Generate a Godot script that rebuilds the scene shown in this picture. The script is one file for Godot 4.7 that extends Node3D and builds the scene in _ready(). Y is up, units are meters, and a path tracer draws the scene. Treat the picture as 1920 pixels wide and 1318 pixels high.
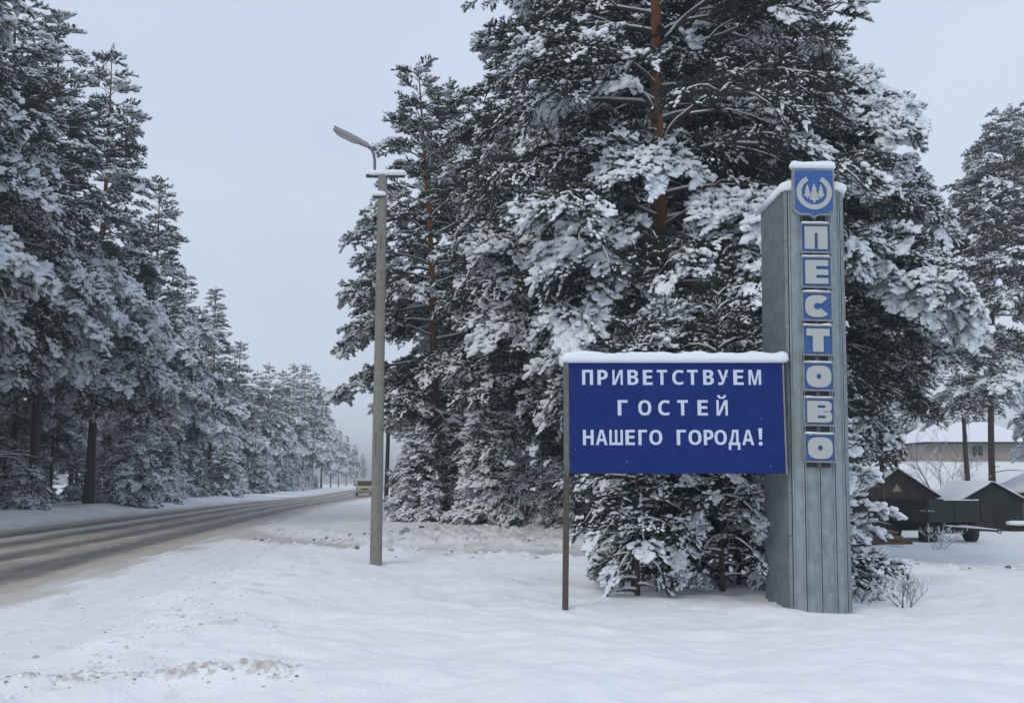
extends Node3D

const EYE := 1.6
const SNOW := Color(0.84, 0.88, 0.915)
var taken := {}
var M := {}
var lib := {}
var fn := FastNoiseLite.new()
var fn2 := FastNoiseLite.new()

# ---------------------------------------------------------------- mesh builder
class Mb:
	var v := PackedVector3Array()
	var n := PackedVector3Array()
	var c := PackedColorArray()
	var ix := PackedInt32Array()
	func vert(p: Vector3, nn: Vector3, col: Color) -> int:
		v.push_back(p); n.push_back(nn); c.push_back(col)
		return v.size() - 1
	func face(a: int, b: int, d: int) -> void:
		var cr := (v[b] - v[a]).cross(v[d] - v[a])
		if cr.dot(n[a] + n[b] + n[d]) > 0.0:
			ix.push_back(a); ix.push_back(d); ix.push_back(b)
		else:
			ix.push_back(a); ix.push_back(b); ix.push_back(d)
	func flat_tri(a: Vector3, b: Vector3, d: Vector3, col: Color, away := Vector3.ZERO) -> void:
		var nn := (b - a).cross(d - a).normalized()
		if away != Vector3.ZERO and nn.dot(away) < 0.0: nn = -nn
		face(vert(a, nn, col), vert(b, nn, col), vert(d, nn, col))
	func quad(a: Vector3, b: Vector3, d: Vector3, e: Vector3, nn: Vector3, col: Color) -> void:
		var i := vert(a, nn, col); var j := vert(b, nn, col); var k := vert(d, nn, col); var l := vert(e, nn, col)
		face(i, j, k); face(i, k, l)
	func tube(pts: PackedVector3Array, r: PackedFloat32Array, sides: int, col: Color, col2 := Color(-1, 0, 0), cap := true) -> void:
		var m := pts.size()
		var ref := Vector3(0.31, 0.2, 0.93)
		var first := v.size()
		for i in m:
			var t := (pts[mini(i + 1, m - 1)] - pts[maxi(i - 1, 0)]).normalized()
			if absf(t.dot(ref)) > 0.95: ref = Vector3(0.9, 0.1, 0.1)
			var a := (ref - t * ref.dot(t)).normalized()
			var b := t.cross(a)
			var cc := col if col2.r < 0.0 else col.lerp(col2, float(i) / (m - 1))
			for k in sides:
				var an := TAU * k / sides
				var d := a * cos(an) + b * sin(an)
				vert(pts[i] + d * r[i], d, cc)
		for i in m - 1:
			for k in sides:
				var p := first + i * sides + k
				var q := first + i * sides + (k + 1) % sides
				face(p, q, q + sides); face(p, q + sides, p + sides)
		if cap:
			for e in [0, m - 1]:
				var t := (pts[e] - pts[1 if e == 0 else m - 2]).normalized()
				var ce := vert(pts[e], t, col)
				for k in sides:
					var p1 := vert(v[first + e * sides + k], t, col)
					var p2 := vert(v[first + e * sides + (k + 1) % sides], t, col)
					face(ce, p1, p2)
	func blob(ico: Array, at: Vector3, b: Basis, col: Color, rough := 0.0) -> void:
		var first := v.size()
		var nb := b.inverse().transposed()
		for p in ico[0]: vert(at + b * p * (1.0 + rough * sin(p.x * 4.1 + at.x * 91.0) * sin(p.z * 3.7 + at.z * 77.0) * (1.0 + p.y * 0.3)), (nb * p).normalized(), col)
		var f: PackedInt32Array = ico[1]
		for i in range(0, f.size(), 3): face(first + f[i], first + f[i + 1], first + f[i + 2])
	# box with chamfered edges
	func bbox(at: Vector3, size: Vector3, bev: float, col: Color, b := Basis.IDENTITY) -> void:
		var h := size * 0.5
		bev = minf(bev, minf(h.x, minf(h.y, h.z)) * 0.9)
		var cs := {}
		for sx in [-1, 1]:
			for sy in [-1, 1]:
				for sz in [-1, 1]:
					var s := Vector3(sx, sy, sz)
					for ax in 3:
						var p := s * (h - Vector3.ONE * bev)
						p[ax] = s[ax] * h[ax]
						cs[[sx, sy, sz, ax]] = at + b * p
		for ax in 3:
			var u := (ax + 1) % 3
			var w := (ax + 2) % 3
			for s in [-1, 1]:
				var ring := []
				for q in [[-1, -1], [1, -1], [1, 1], [-1, 1]]:
					var k := [0, 0, 0]
					k[ax] = s; k[u] = q[0]; k[w] = q[1]
					ring.append(cs[[k[0], k[1], k[2], ax]])
				var nn := Vector3.ZERO
				nn[ax] = s
				quad(ring[0], ring[1], ring[2], ring[3], b * nn, col)
			if bev > 0.0:
				for su in [-1, 1]:
					for sw in [-1, 1]:
						var k := [0, 0, 0]
						k[u] = su; k[w] = sw
						k[ax] = -1
						var a0 = cs[[k[0], k[1], k[2], u]]; var a1 = cs[[k[0], k[1], k[2], w]]
						k[ax] = 1
						var b0 = cs[[k[0], k[1], k[2], u]]; var b1 = cs[[k[0], k[1], k[2], w]]
						var nn := Vector3.ZERO
						nn[u] = su; nn[w] = sw
						quad(a0, a1, b1, b0, (b * nn).normalized(), col)
		if bev > 0.0:
			for sx in [-1, 1]:
				for sy in [-1, 1]:
					for sz in [-1, 1]:
						flat_tri(cs[[sx, sy, sz, 0]], cs[[sx, sy, sz, 1]], cs[[sx, sy, sz, 2]], col, b * Vector3(sx, sy, sz))
	# rounded lump: superellipsoid, noise pushes the surface in and out
	func lump(at: Vector3, half: Vector3, e: float, nu: int, nv: int, noise: FastNoiseLite, amp: float, freq: float, col: Color, b := Basis.IDENTITY) -> void:
		var first := v.size()
		for j in nv + 1:
			var la := -PI / 2 + PI * j / nv
			for i in nu:
				var lo := TAU * i / nu
				var cl := pow(absf(cos(la)), e)
				var p := Vector3(cl * signf(cos(lo)) * pow(absf(cos(lo)), e), signf(sin(la)) * pow(absf(sin(la)), e), cl * signf(sin(lo)) * pow(absf(sin(lo)), e)) * half
				var q := at + b * p
				var sn := Vector3(p.x / (half.x * half.x), p.y / (half.y * half.y), p.z / (half.z * half.z)).normalized()
				if amp > 0.0: q += b * sn * noise.get_noise_3d(q.x * freq, q.y * freq, q.z * freq) * amp
				vert(q, b * sn, col)
		for j in nv:
			for i in nu:
				var p0 := first + j * nu + i
				var p1 := first + j * nu + (i + 1) % nu
				face(p0, p1, p1 + nu); face(p0, p1 + nu, p0 + nu)
	# flat outline in x,y given a thickness along z
	func extrude(poly: PackedVector2Array, z0: float, z1: float, col: Color, b := Basis.IDENTITY, at := Vector3.ZERO) -> void:
		var t := Geometry2D.triangulate_polygon(poly)
		for zz in [z0, z1]:
			var nn := b * Vector3(0, 0, 1 if zz == maxf(z0, z1) else -1)
			for i in range(0, t.size(), 3):
				var q := []
				for k in 3: q.append(vert(at + b * Vector3(poly[t[i + k]].x, poly[t[i + k]].y, zz), nn, col))
				face(q[0], q[1], q[2])
		var cw := -1.0 if Geometry2D.is_polygon_clockwise(poly) else 1.0
		for i in poly.size():
			var p := poly[i]
			var q := poly[(i + 1) % poly.size()]
			if p.distance_to(q) < 1e-5: continue
			var d := (q - p).normalized()
			var nn := b * Vector3(d.y, -d.x, 0) * cw
			quad(at + b * Vector3(p.x, p.y, z0), at + b * Vector3(q.x, q.y, z0), at + b * Vector3(q.x, q.y, z1), at + b * Vector3(p.x, p.y, z1), nn, col)
	func mesh(mat: Material, into: ArrayMesh = null) -> ArrayMesh:
		var m := into if into else ArrayMesh.new()
		if v.size() == 0: return m
		var a := []
		a.resize(Mesh.ARRAY_MAX)
		a[Mesh.ARRAY_VERTEX] = v; a[Mesh.ARRAY_NORMAL] = n; a[Mesh.ARRAY_COLOR] = c; a[Mesh.ARRAY_INDEX] = ix
		m.add_surface_from_arrays(Mesh.PRIMITIVE_TRIANGLES, a)
		m.surface_set_material(m.get_surface_count() - 1, mat)
		return m

# ---------------------------------------------------------------- naming
func numbered(called: String) -> String:
	if not taken.has(called):
		taken[called] = 0
		return called
	taken[called] += 1
	return "%s_%03d" % [called, taken[called]]

func tag(o: Node, label: String, category := "", group := "") -> Node:
	o.set_meta("label", label)
	if category: o.set_meta("category", category)
	if group: o.set_meta("group", group)
	return o

func thing(called: String, label: String, category: String, at := Vector3.ZERO, turn := 0.0, group := "") -> Node3D:
	var o := Node3D.new()
	o.name = numbered(called)
	add_child(o)
	o.position = at
	o.rotation.y = turn
	tag(o, label, category, group)
	return o

func part(called: String, mesh: Mesh, parent: Node, kind := "") -> MeshInstance3D:
	var o := MeshInstance3D.new()
	o.name = called
	o.mesh = mesh
	if parent == self: o.name = numbered(called)
	parent.add_child(o, true)
	if kind: o.set_meta("kind", kind)
	return o

func many(called: String, mesh: Mesh, where: Array, parent: Node) -> void:
	if where.is_empty(): return
	var mm := MultiMesh.new()
	mm.transform_format = MultiMesh.TRANSFORM_3D
	mm.mesh = mesh
	mm.instance_count = where.size()
	for i in where.size(): mm.set_instance_transform(i, where[i])
	var o := MultiMeshInstance3D.new()
	o.name = called
	o.multimesh = mm
	parent.add_child(o, true)
	o.set_meta("kind", "stuff")

func lin(r: float, g: float, b: float) -> Color: return Color(r, g, b)

func mat(called: String, rough: float, metal := 0.0, color := Color(1, 1, 1)) -> StandardMaterial3D:
	var m := StandardMaterial3D.new()
	m.vertex_color_use_as_albedo = true
	m.albedo_color = color
	m.roughness = rough
	m.metallic = metal
	M[called] = m
	return m

func noise_tex(freq: float, lo: float, hi: float, sd: int, oct := 4) -> NoiseTexture2D:
	var f := FastNoiseLite.new()
	f.seed = sd
	f.frequency = freq
	f.fractal_octaves = oct
	var t := NoiseTexture2D.new()
	t.width = 512; t.height = 512
	t.seamless = true
	t.noise = f
	var g := Gradient.new()
	g.set_color(0, Color(lo, lo, lo)); g.set_color(1, Color(hi, hi, hi))
	t.color_ramp = g
	return t

# ---------------------------------------------------------------- terrain
func smooth(a: float, b: float, x: float) -> float: return smoothstep(a, b, x)
# along and across the main road: x is metres left of the photographer's line, y metres onward
func road_of(x: float, z: float) -> Vector2:
	var s := -0.1101 * x - 0.9939 * z
	var p := -0.9939 * x + 0.1101 * z
	return Vector2(p + 2.6 * smoothstep(60.0, 125.0, s), s)
func road_at(p: float, s: float) -> Vector3:
	var q := p - 2.6 * smoothstep(60.0, 125.0, s)
	var x := -0.9939 * q - 0.1101 * s
	var z := 0.1101 * q - 0.9939 * s
	return Vector3(x, 0, z)

var side := [Vector2(-9.5, -33.0), Vector2(-7.0, -29.5), Vector2(-4.6, -26.6), Vector2(-2.1, -24.6), Vector2(2.2, -22.2), Vector2(7.8, -23.0), Vector2(13.0, -23.6), Vector2(24.0, -25.5), Vector2(45.0, -30.0)]
func side_dist(x: float, z: float) -> float:
	var best := 1e9
	for i in side.size() - 1:
		var a: Vector2 = side[i]
		var b: Vector2 = side[i + 1]
		var q := Geometry2D.get_closest_point_to_segment(Vector2(x, z), a, b)
		best = minf(best, q.distance_to(Vector2(x, z)))
	return best

func base_height(x: float, z: float) -> float:
	var r := road_of(x, z)
	var d := -z
	var h := 0.0
	# the ground falls away to the yard on the right and climbs to the houses
	h -= smoothstep(3.0, 12.0, x) * smoothstep(13.5, 34.0, d) * 1.0
	h += smoothstep(66.0, 96.0, d) * smoothstep(12.0, 24.0, x) * 4.6
	# left bank under the wood
	h += 0.40 * smoothstep(13.0, 17.0, r.x) - 0.12 * smoothstep(17.5, 24.0, r.x)
	return h

func height(x: float, z: float) -> float:
	var r := road_of(x, z)
	var d := -z
	var h := base_height(x, z)
	var off := smoothstep(4.6, 1.8, r.x) + smoothstep(12.9, 14.0, r.x)
	h += off * (fn.get_noise_2d(x * 1.2, z * 1.2) * 0.14 + fn.get_noise_2d(x * 4.0 + 40, z * 5.0) * 0.055)
	# ploughed bank beside the shoulder
	var bank := 2.4 + fn.get_noise_2d(r.y * 2.0, 7.0) * 0.9
	h += (0.11 * smoothstep(bank + 1.0, bank, r.x) - 0.10 * smoothstep(bank + 0.2, bank - 2.6, r.x)) * smoothstep(2.0, 7.0, d) * (1.0 - smoothstep(19.0, 24.0, d))
	h += 0.17 * exp(-pow((r.x - 13.6) / 0.45, 2.0)) * (0.7 + 0.6 * fn.get_noise_2d(r.y * 6.0, 90.0))
	if d < 45.0 and d > 17.0 and x > -11.0:
		var sd := side_dist(x, z)
		h -= 0.10 * smoothstep(1.6, 0.8, sd) * smoothstep(5.2, 4.0, r.x)
		h += (0.09 + 0.12 * fn2.get_noise_2d(x * 14.0, z * 14.0)) * exp(-pow((sd - 2.1) / 0.7, 2.0)) * smoothstep(5.0, 4.0, r.x)
	# churned snow between the lane and the trees
	var ch := smoothstep(-5.0, -2.0, x) * smoothstep(9.0, 4.0, x) * smoothstep(25.0, 28.0, d) * smoothstep(44.0, 34.0, d)
	h += ch * (fn2.get_noise_2d(x * 9.0, z * 9.0) * 0.22 + fn2.get_noise_2d(x * 25.0, z * 25.0) * 0.10)
	# lumpy ridge of ploughed snow in the foreground
	var rid := ridge(x, z)
	h += rid * 0.05
	# ruts of cars that pulled over onto the shoulder
	if d < 60.0 and r.x > 1.5 and r.x < 6.0:
		h += fn.get_noise_2d(r.x * 11.0, r.y * 0.35) * 0.035 * smoothstep(1.5, 3.0, r.x)
	# small wind ripples and crust near the photographer
	if d < 26.0 and r.x < 5.0:
		h += fn2.get_noise_2d(x * 7.0 + 100.0, z * 14.0) * 0.019 + fn2.get_noise_2d(x * 34.0, z * 34.0 + 50.0) * 0.006
	return h

func ridge(x: float, z: float) -> float:
	var d := -z
	var line := 8.05 + 0.10 * sin(x * 2.3) + 0.12 * (x + 2.4)
	return exp(-pow((d - line) / (0.16 + 0.10 * smoothstep(-2.4, -3.6, x)), 2.0)) * smoothstep(-4.6, -3.9, x) * smoothstep(-1.55, -1.75, x)

func make_ground() -> void:
	var xs: Array[float] = []
	var x := -10.0
	while x < 10.0:
		xs.append(x); x += 0.055
	var st := 0.06
	while x < 900.0:
		xs.append(x); st = minf(st * 1.06, 60.0); x += st
	x = -10.0
	st = 0.06
	while x > -900.0:
		st = minf(st * 1.045, 60.0); x -= st
		xs.push_front(x)
	var zs: Array[float] = []
	var d := -40.0
	while d < 5.0:
		zs.append(-d); d += 3.0
	while d < 14.0:
		zs.append(-d); d += 0.05
	st = 0.05
	while d < 1800.0:
		zs.append(-d); st = minf(st * 1.022, 90.0); d += st
	var b := Mb.new()
	var snow := Color(0.85, 0.878, 0.905)
	var nx := xs.size()
	for z in zs:
		for xx in xs:
			var h := height(xx, z)
			var r := road_of(xx, z)
			var col := snow
			# dirt thrown up beside the road
			var n1 := fn.get_noise_2d(r.x * 6.0, r.y * 1.3)
			var n2 := fn2.get_noise_2d(xx * 9.0, z * 9.0)
			var dirt := smoothstep(4.4, 5.8, r.x + n1 * 1.0) * (1.0 - smoothstep(12.9, 13.9, r.x + n1 * 0.5))
			dirt = maxf(dirt * 0.72, 0.10 * smoothstep(1.8, 3.4, r.x + n1) * (1.0 - smoothstep(13.0, 15.0, r.x)))
			if z < -15.0 and z > -45.0 and xx > -11.0:
				var sd := side_dist(xx, z)
				dirt = maxf(dirt, smoothstep(1.5, 0.7, sd + n2 * 0.5) * 0.60)
				dirt = maxf(dirt, smoothstep(3.0, 1.2, sd) * smoothstep(0.12, 0.4, n2) * 0.55)
			if z < -24.0 and z > -46.0:
				dirt = maxf(dirt, smoothstep(-5.0, -2.0, xx) * smoothstep(9.0, 4.0, xx) * smoothstep(0.1, 0.45, n2) * 0.30)
			dirt = maxf(dirt, ridge(xx, z) * smoothstep(-0.12, 0.3, n2) * 0.4)
			dirt = maxf(dirt, smoothstep(0.40, 0.52, fn2.get_noise_2d(xx * 13.0 + 300.0, z * 13.0)) * 0.28 * smoothstep(0.2, 2.0, r.x) * float(z < -5.0))
			b.vert(Vector3(xx, h, z), Vector3.UP, snow.lerp(Color(0.40, 0.345, 0.28), dirt))
	for j in zs.size() - 1:
		for i in nx - 1:
			var p := j * nx + i
			b.ix.append_array(PackedInt32Array([p, p + nx, p + 1, p + 1, p + nx, p + nx + 1]))
	# smooth normals from neighbours
	for j in zs.size():
		for i in nx:
			var a := b.v[j * nx + maxi(i - 1, 0)]
			var c := b.v[j * nx + mini(i + 1, nx - 1)]
			var e := b.v[maxi(j - 1, 0) * nx + i]
			var f := b.v[mini(j + 1, zs.size() - 1) * nx + i]
			b.n[j * nx + i] = (e - f).cross(c - a).normalized()
	# make the winding clockwise seen from above
	var q := (b.v[b.ix[1]] - b.v[b.ix[0]]).cross(b.v[b.ix[2]] - b.v[b.ix[0]])
	if q.y > 0.0:
		for k in range(0, b.ix.size(), 3):
			var t := b.ix[k + 1]
			b.ix[k + 1] = b.ix[k + 2]
			b.ix[k + 2] = t
	if b.n[nx * 10 + 20].y < 0.0:
		for k in b.n.size(): b.n[k] = -b.n[k]
	var o := part("snow_ground", b.mesh(M.snow_ground), self, "structure")
	tag(o, "snow covered verge, yard and rising ground")

func make_road() -> void:
	var b := Mb.new()
	var s := -8.0
	var rows: Array[float] = []
	var st := 0.14
	while s < 900.0:
		rows.append(s)
		if s > 14.0: st = minf(st * 1.03, 25.0)
		s += st
	var cols := 60
	for ss in rows:
		for i in cols + 1:
			var t := float(i) / cols
			var edge0 := 5.55 + fn.get_noise_2d(ss * 3.0, 33.0) * 0.35
			var p := lerpf(edge0, 13.15 + fn.get_noise_2d(ss * 4.0, 66.0) * 0.3, t)
			var w := road_at(p, ss)
			var k := fn.get_noise_2d(p * 9.0, ss * 0.7)
			var k2 := fn2.get_noise_2d(p * 16.0, ss * 4.0)
			var pq := p + k * 0.22
			# four wheel tracks: wet asphalt, sandy slush between them
			var tr := 0.0
			for c in [6.75, 8.35, 10.05, 11.75]:
				var wd := 0.56 if c < 7.0 else 0.44
				tr = maxf(tr, exp(-pow((pq - c) / wd, 2.0)) * (1.0 if c < 7.0 else 0.9))
			var slush := Color(0.36, 0.315, 0.26).lerp(Color(0.52, 0.475, 0.42), clampf(k2 + 0.3, 0.0, 1.0))
			var wet := Color(0.105, 0.102, 0.100).lerp(Color(0.18, 0.165, 0.15), clampf(k2 + 0.4, 0.0, 1.0))
			var col := slush.lerp(wet, clampf(tr * 1.3 + k * 0.35, 0.0, 1.0))
			var ed := maxf(smoothstep(0.13, 0.0, t), smoothstep(0.93, 1.0, t))
			col = col.lerp(Color(0.48, 0.435, 0.38), clampf(ed, 0.0, 1.0))
			if c_far(pq): col = col.lerp(Color(0.60, 0.59, 0.58), 0.5)
			var hh := 0.03 - 0.022 * tr + k2 * 0.008
			if i == 0 or i == cols: hh = -0.01
			b.vert(Vector3(w.x, base_height(w.x, w.z) + hh, w.z), Vector3.UP, col)
	for j in rows.size() - 1:
		for i in cols:
			var q := j * (cols + 1) + i
			b.face(q, q + 1, q + cols + 2); b.face(q, q + cols + 2, q + cols + 1)
	tag(part("road", b.mesh(M.road), self, "structure"), "two lane road with sandy slush and dark wheel tracks")
func c_far(p: float) -> bool: return p > 10.6 and p < 11.3

# the churned ridge the plough left in the foreground, finer than the ground round it
func make_ridge() -> void:
	var b := Mb.new()
	var nx := 230
	var nd := 90
	for j in nd + 1:
		for i in nx + 1:
			var x := -4.75 + 3.3 * i / nx
			var line := 8.05 + 0.10 * sin(x * 2.3) + 0.12 * (x + 2.4)
			var off := -0.55 + 1.1 * j / nd
			var z := -(line + off)
			var wide := 0.17 + 0.12 * smoothstep(-2.4, -3.8, x) + 0.08 * fn.get_noise_2d(x * 8.0, 3.0)
			var m := exp(-pow(off / wide, 2.0)) * smoothstep(-4.7, -4.0, x) * smoothstep(-1.48, -1.8, x) * clampf(0.9 + 0.9 * fn.get_noise_2d(x * 6.0, 55.0), 0.35, 1.2)
			var n1 := 1.0 - absf(fn2.get_noise_2d(x * 55.0, z * 55.0)) * 2.2
			var n2 := fn.get_noise_2d(x * 40.0, z * 40.0 + 9.0)
			var h := height(x, z) - 0.02 + m * (0.028 + 0.020 * n1 + 0.024 * n2 + 0.02 * fn2.get_noise_2d(x * 140.0, z * 140.0))
			var dirt := smoothstep(0.22, 0.75, m) * clampf(0.55 + 2.2 * n2 - 0.3 * n1, 0.0, 1.0)
			b.vert(Vector3(x, h, z), Vector3.UP, Color(0.79, 0.815, 0.84).lerp(Color(0.42, 0.36, 0.29), dirt * 0.8))
	for j in nd + 1:
		for i in nx + 1:
			var q := j * (nx + 1)
			var a := b.v[q + maxi(i - 1, 0)]
			var c := b.v[q + mini(i + 1, nx)]
			var e := b.v[maxi(j - 1, 0) * (nx + 1) + i]
			var f := b.v[mini(j + 1, nd) * (nx + 1) + i]
			var n := (e - f).cross(c - a).normalized()
			b.n[q + i] = n if n.y > 0.0 else -n
	for j in nd:
		for i in nx:
			var q := j * (nx + 1) + i
			b.face(q, q + 1, q + nx + 2); b.face(q, q + nx + 2, q + nx + 1)
	tag(part("ploughed_snow_ridge", b.mesh(M.clod), self, "structure"), "dirty churned ridge of ploughed snow in the foreground")

# ---------------------------------------------------------------- foliage library
func make_ico() -> Array:
	var t := (1.0 + sqrt(5.0)) / 2.0
	var p: Array[Vector3] = []
	for q in [[-1, t, 0], [1, t, 0], [-1, -t, 0], [1, -t, 0], [0, -1, t], [0, 1, t], [0, -1, -t], [0, 1, -t], [t, 0, -1], [t, 0, 1], [-t, 0, -1], [-t, 0, 1]]:
		p.append(Vector3(q[0], q[1], q[2]).normalized())
	var f := [0, 11, 5, 0, 5, 1, 0, 1, 7, 0, 7, 10, 0, 10, 11, 1, 5, 9, 5, 11, 4, 11, 10, 2, 10, 7, 6, 7, 1, 8, 3, 9, 4, 3, 4, 2, 3, 2, 6, 3, 6, 8, 3, 8, 9, 4, 9, 5, 2, 4, 11, 6, 2, 10, 8, 6, 7, 9, 8, 1]
	lib.ico0 = [PackedVector3Array(p), PackedInt32Array(f)]
	var mid := {}
	var g := PackedInt32Array()
	for i in range(0, f.size(), 3):
		var m := []
		for k in 3:
			var a: int = f[i + k]
			var b: int = f[i + (k + 1) % 3]
			var key := Vector2i(mini(a, b), maxi(a, b))
			if not mid.has(key):
				mid[key] = p.size()
				p.append(((p[a] + p[b]) * 0.5).normalized())
			m.append(mid[key])
		g.append_array(PackedInt32Array([f[i], m[0], m[2], f[i + 1], m[1], m[0], f[i + 2], m[2], m[1], m[0], m[1], m[2]]))
	return [PackedVector3Array(p), g]

# a cluster of needle-clad shoots about 1 m long that points along +x, with the snow that lies on it
func make_spray(sd: int, level: int) -> Array:
	var r := RandomNumberGenerator.new()
	r.seed = sd
	var nb := Mb.new()
	var sb := Mb.new()
	var shoots := []
	var main := PackedVector3Array()
	for i in 6:
		var s := i / 5.0
		main.append(Vector3(s * 0.92, -0.05 * s * s, r.randf_range(-.04, .04) * s))
	shoots.append([main, 0.92])
	var sidev := 1.0
	var x := 0.10
	while x < 0.90:
		var ln := lerpf(0.46, 0.22, x) * r.randf_range(0.7, 1.25)
		var a := r.randf_range(-.45, .85)
		var an := deg_to_rad(r.randf_range(36, 70)) * sidev
		var d := Vector3(cos(an) * cos(a), sin(a) * 0.7, sin(an) * cos(a)).normalized()
		var p0 := Vector3(x * 0.92, -0.05 * x * x, 0)
		var tw := PackedVector3Array()
		for i in 4:
			var s := i / 3.0
			tw.append(p0 + d * ln * s + Vector3(0.05 * s * s, (0.05 - 0.09 * r.randf()) * s * s, 0))
		shoots.append([tw, ln])
		if ln > 0.30:
			for k in 2:
				var q := p0 + d * ln * r.randf_range(.4, .75)
				var d2 := (d + Vector3(r.randf_range(-.2, .6), r.randf_range(-.5, .6), r.randf_range(-.9, .9))).normalized()
				var l2 := ln * r.randf_range(.35, .6)
				shoots.append([PackedVector3Array([q, q + d2 * l2 * 0.5, q + d2 * l2 + Vector3(0.02, 0.01, 0)]), l2])
		sidev = -sidev
		x += r.randf_range(0.07, 0.13)
	var tone := r.randf_range(0.85, 1.15)
	for tw in shoots:
		var pts: PackedVector3Array = tw[0]
		var ln: float = tw[1]
		var radii := PackedFloat32Array()
		for i in pts.size(): radii.append(lerpf(0.011, 0.004, float(i) / (pts.size() - 1)))
		nb.tube(pts, radii, 3, Color(0.085, 0.065, 0.05), Color(-1, 0, 0), false)
		var steps := maxi(4, int(ln / 0.021))
		var bare := 0.3 if ln > 0.9 else 0.12
		var at := func(s: float) -> Array:
			var fi := s * (pts.size() - 1)
			var i := mini(int(fi), pts.size() - 2)
			return [pts[i].lerp(pts[i + 1], fi - i), (pts[i + 1] - pts[i]).normalized()]
		for k in steps:
			var s := (k + r.randf()) / steps
			if s < bare: continue
			var pt: Array = at.call(s)
			var p: Vector3 = pt[0]
			var t: Vector3 = pt[1]
			for m in 4:
				var a := r.randf() * TAU
				var u := t.cross(Vector3(0.1, 1, 0.2)).normalized()
				var rad := u * cos(a) + t.cross(u) * sin(a)
				var dd := (rad + t * r.randf_range(0.4, 1.1)).normalized()
				var nl := r.randf_range(0.06, 0.105)
				var wv := dd.cross(rad + Vector3(0.01, 0.3, 0)).normalized() * 0.009
				var g := r.randf_range(0.7, 1.3) * tone
				var col := Color(0.036 * g, 0.052 * g, 0.040 * g).lerp(Color(0.07, 0.055, 0.035), 0.35 * r.randf())
				nb.flat_tri(p - wv, p + wv, p + dd * nl, col)
		# snow lying on the outer part of the shoot
		if r.randf() > [0.40, 0.72, 0.97, 1.0][level]: continue
		var big := [0.030, 0.048, 0.074, 0.104][level] as float
		var cnt := maxi(1, int(ln / (big * [2.2, 1.7, 1.25, 1.1][level])))
		for k in cnt:
			var s := (k + r.randf_range(.2, .9)) / cnt
			if s < [0.55, 0.40, 0.25, 0.12][level]: continue
			var pt: Array = at.call(minf(s, 1.0))
			var t: Vector3 = pt[1]
			var rr := big * lerpf(0.45, 1.4, pow(r.randf(), 1.3))
			var up := (Vector3.UP - t * t.y).normalized()
			var bs := Basis(t * rr * r.randf_range(1.0, 1.9), up * rr * r.randf_range(.5, .85), t.cross(up) * rr * r.randf_range(.9, 1.4)) * Basis(Vector3.UP, r.randf_range(-.5, .5))
			sb.blob(lib.ico, pt[0] + up * (rr * 0.4 + 0.022) + Vector3(r.randf_range(-.02, .02), r.randf_range(-.01, .015), r.randf_range(-.025, .025)), bs, SNOW, 0.28)
	# thin uneven sheets that tie the clumps together on a laden bough
	if level >= 2:
		for k in [0, 5, 9][level - 1]:
			var s := r.randf_range(0.30, 0.95)
			var q := Vector3(s * 0.9, -0.05 * s * s + 0.055, r.randf_range(-.14, .14))
			var bs := Basis(Vector3.UP, r.randf() * TAU) * Basis.from_scale(Vector3(r.randf_range(.10, .19), r.randf_range(.028, .045) * (1.0 + 0.3 * (level - 2)), r.randf_range(.08, .14))) 
			sb.blob(lib.ico, q, Basis(Vector3.BACK, r.randf_range(-.25, .15)) * bs, SNOW, 0.35)
	return [nb.mesh(M.needles), sb.mesh(M.snow)]

func make_library() -> void:
	lib.ico = make_ico()
	lib.needle = []
	lib.snow = []
	for sd in 4:
		var row := []
		for a in 4:
			var pair := make_spray(11 + sd * 7, a)
			if a == 0: lib.needle.append(pair[0])
			row.append(pair[1])
		lib.snow.append(row)

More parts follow.
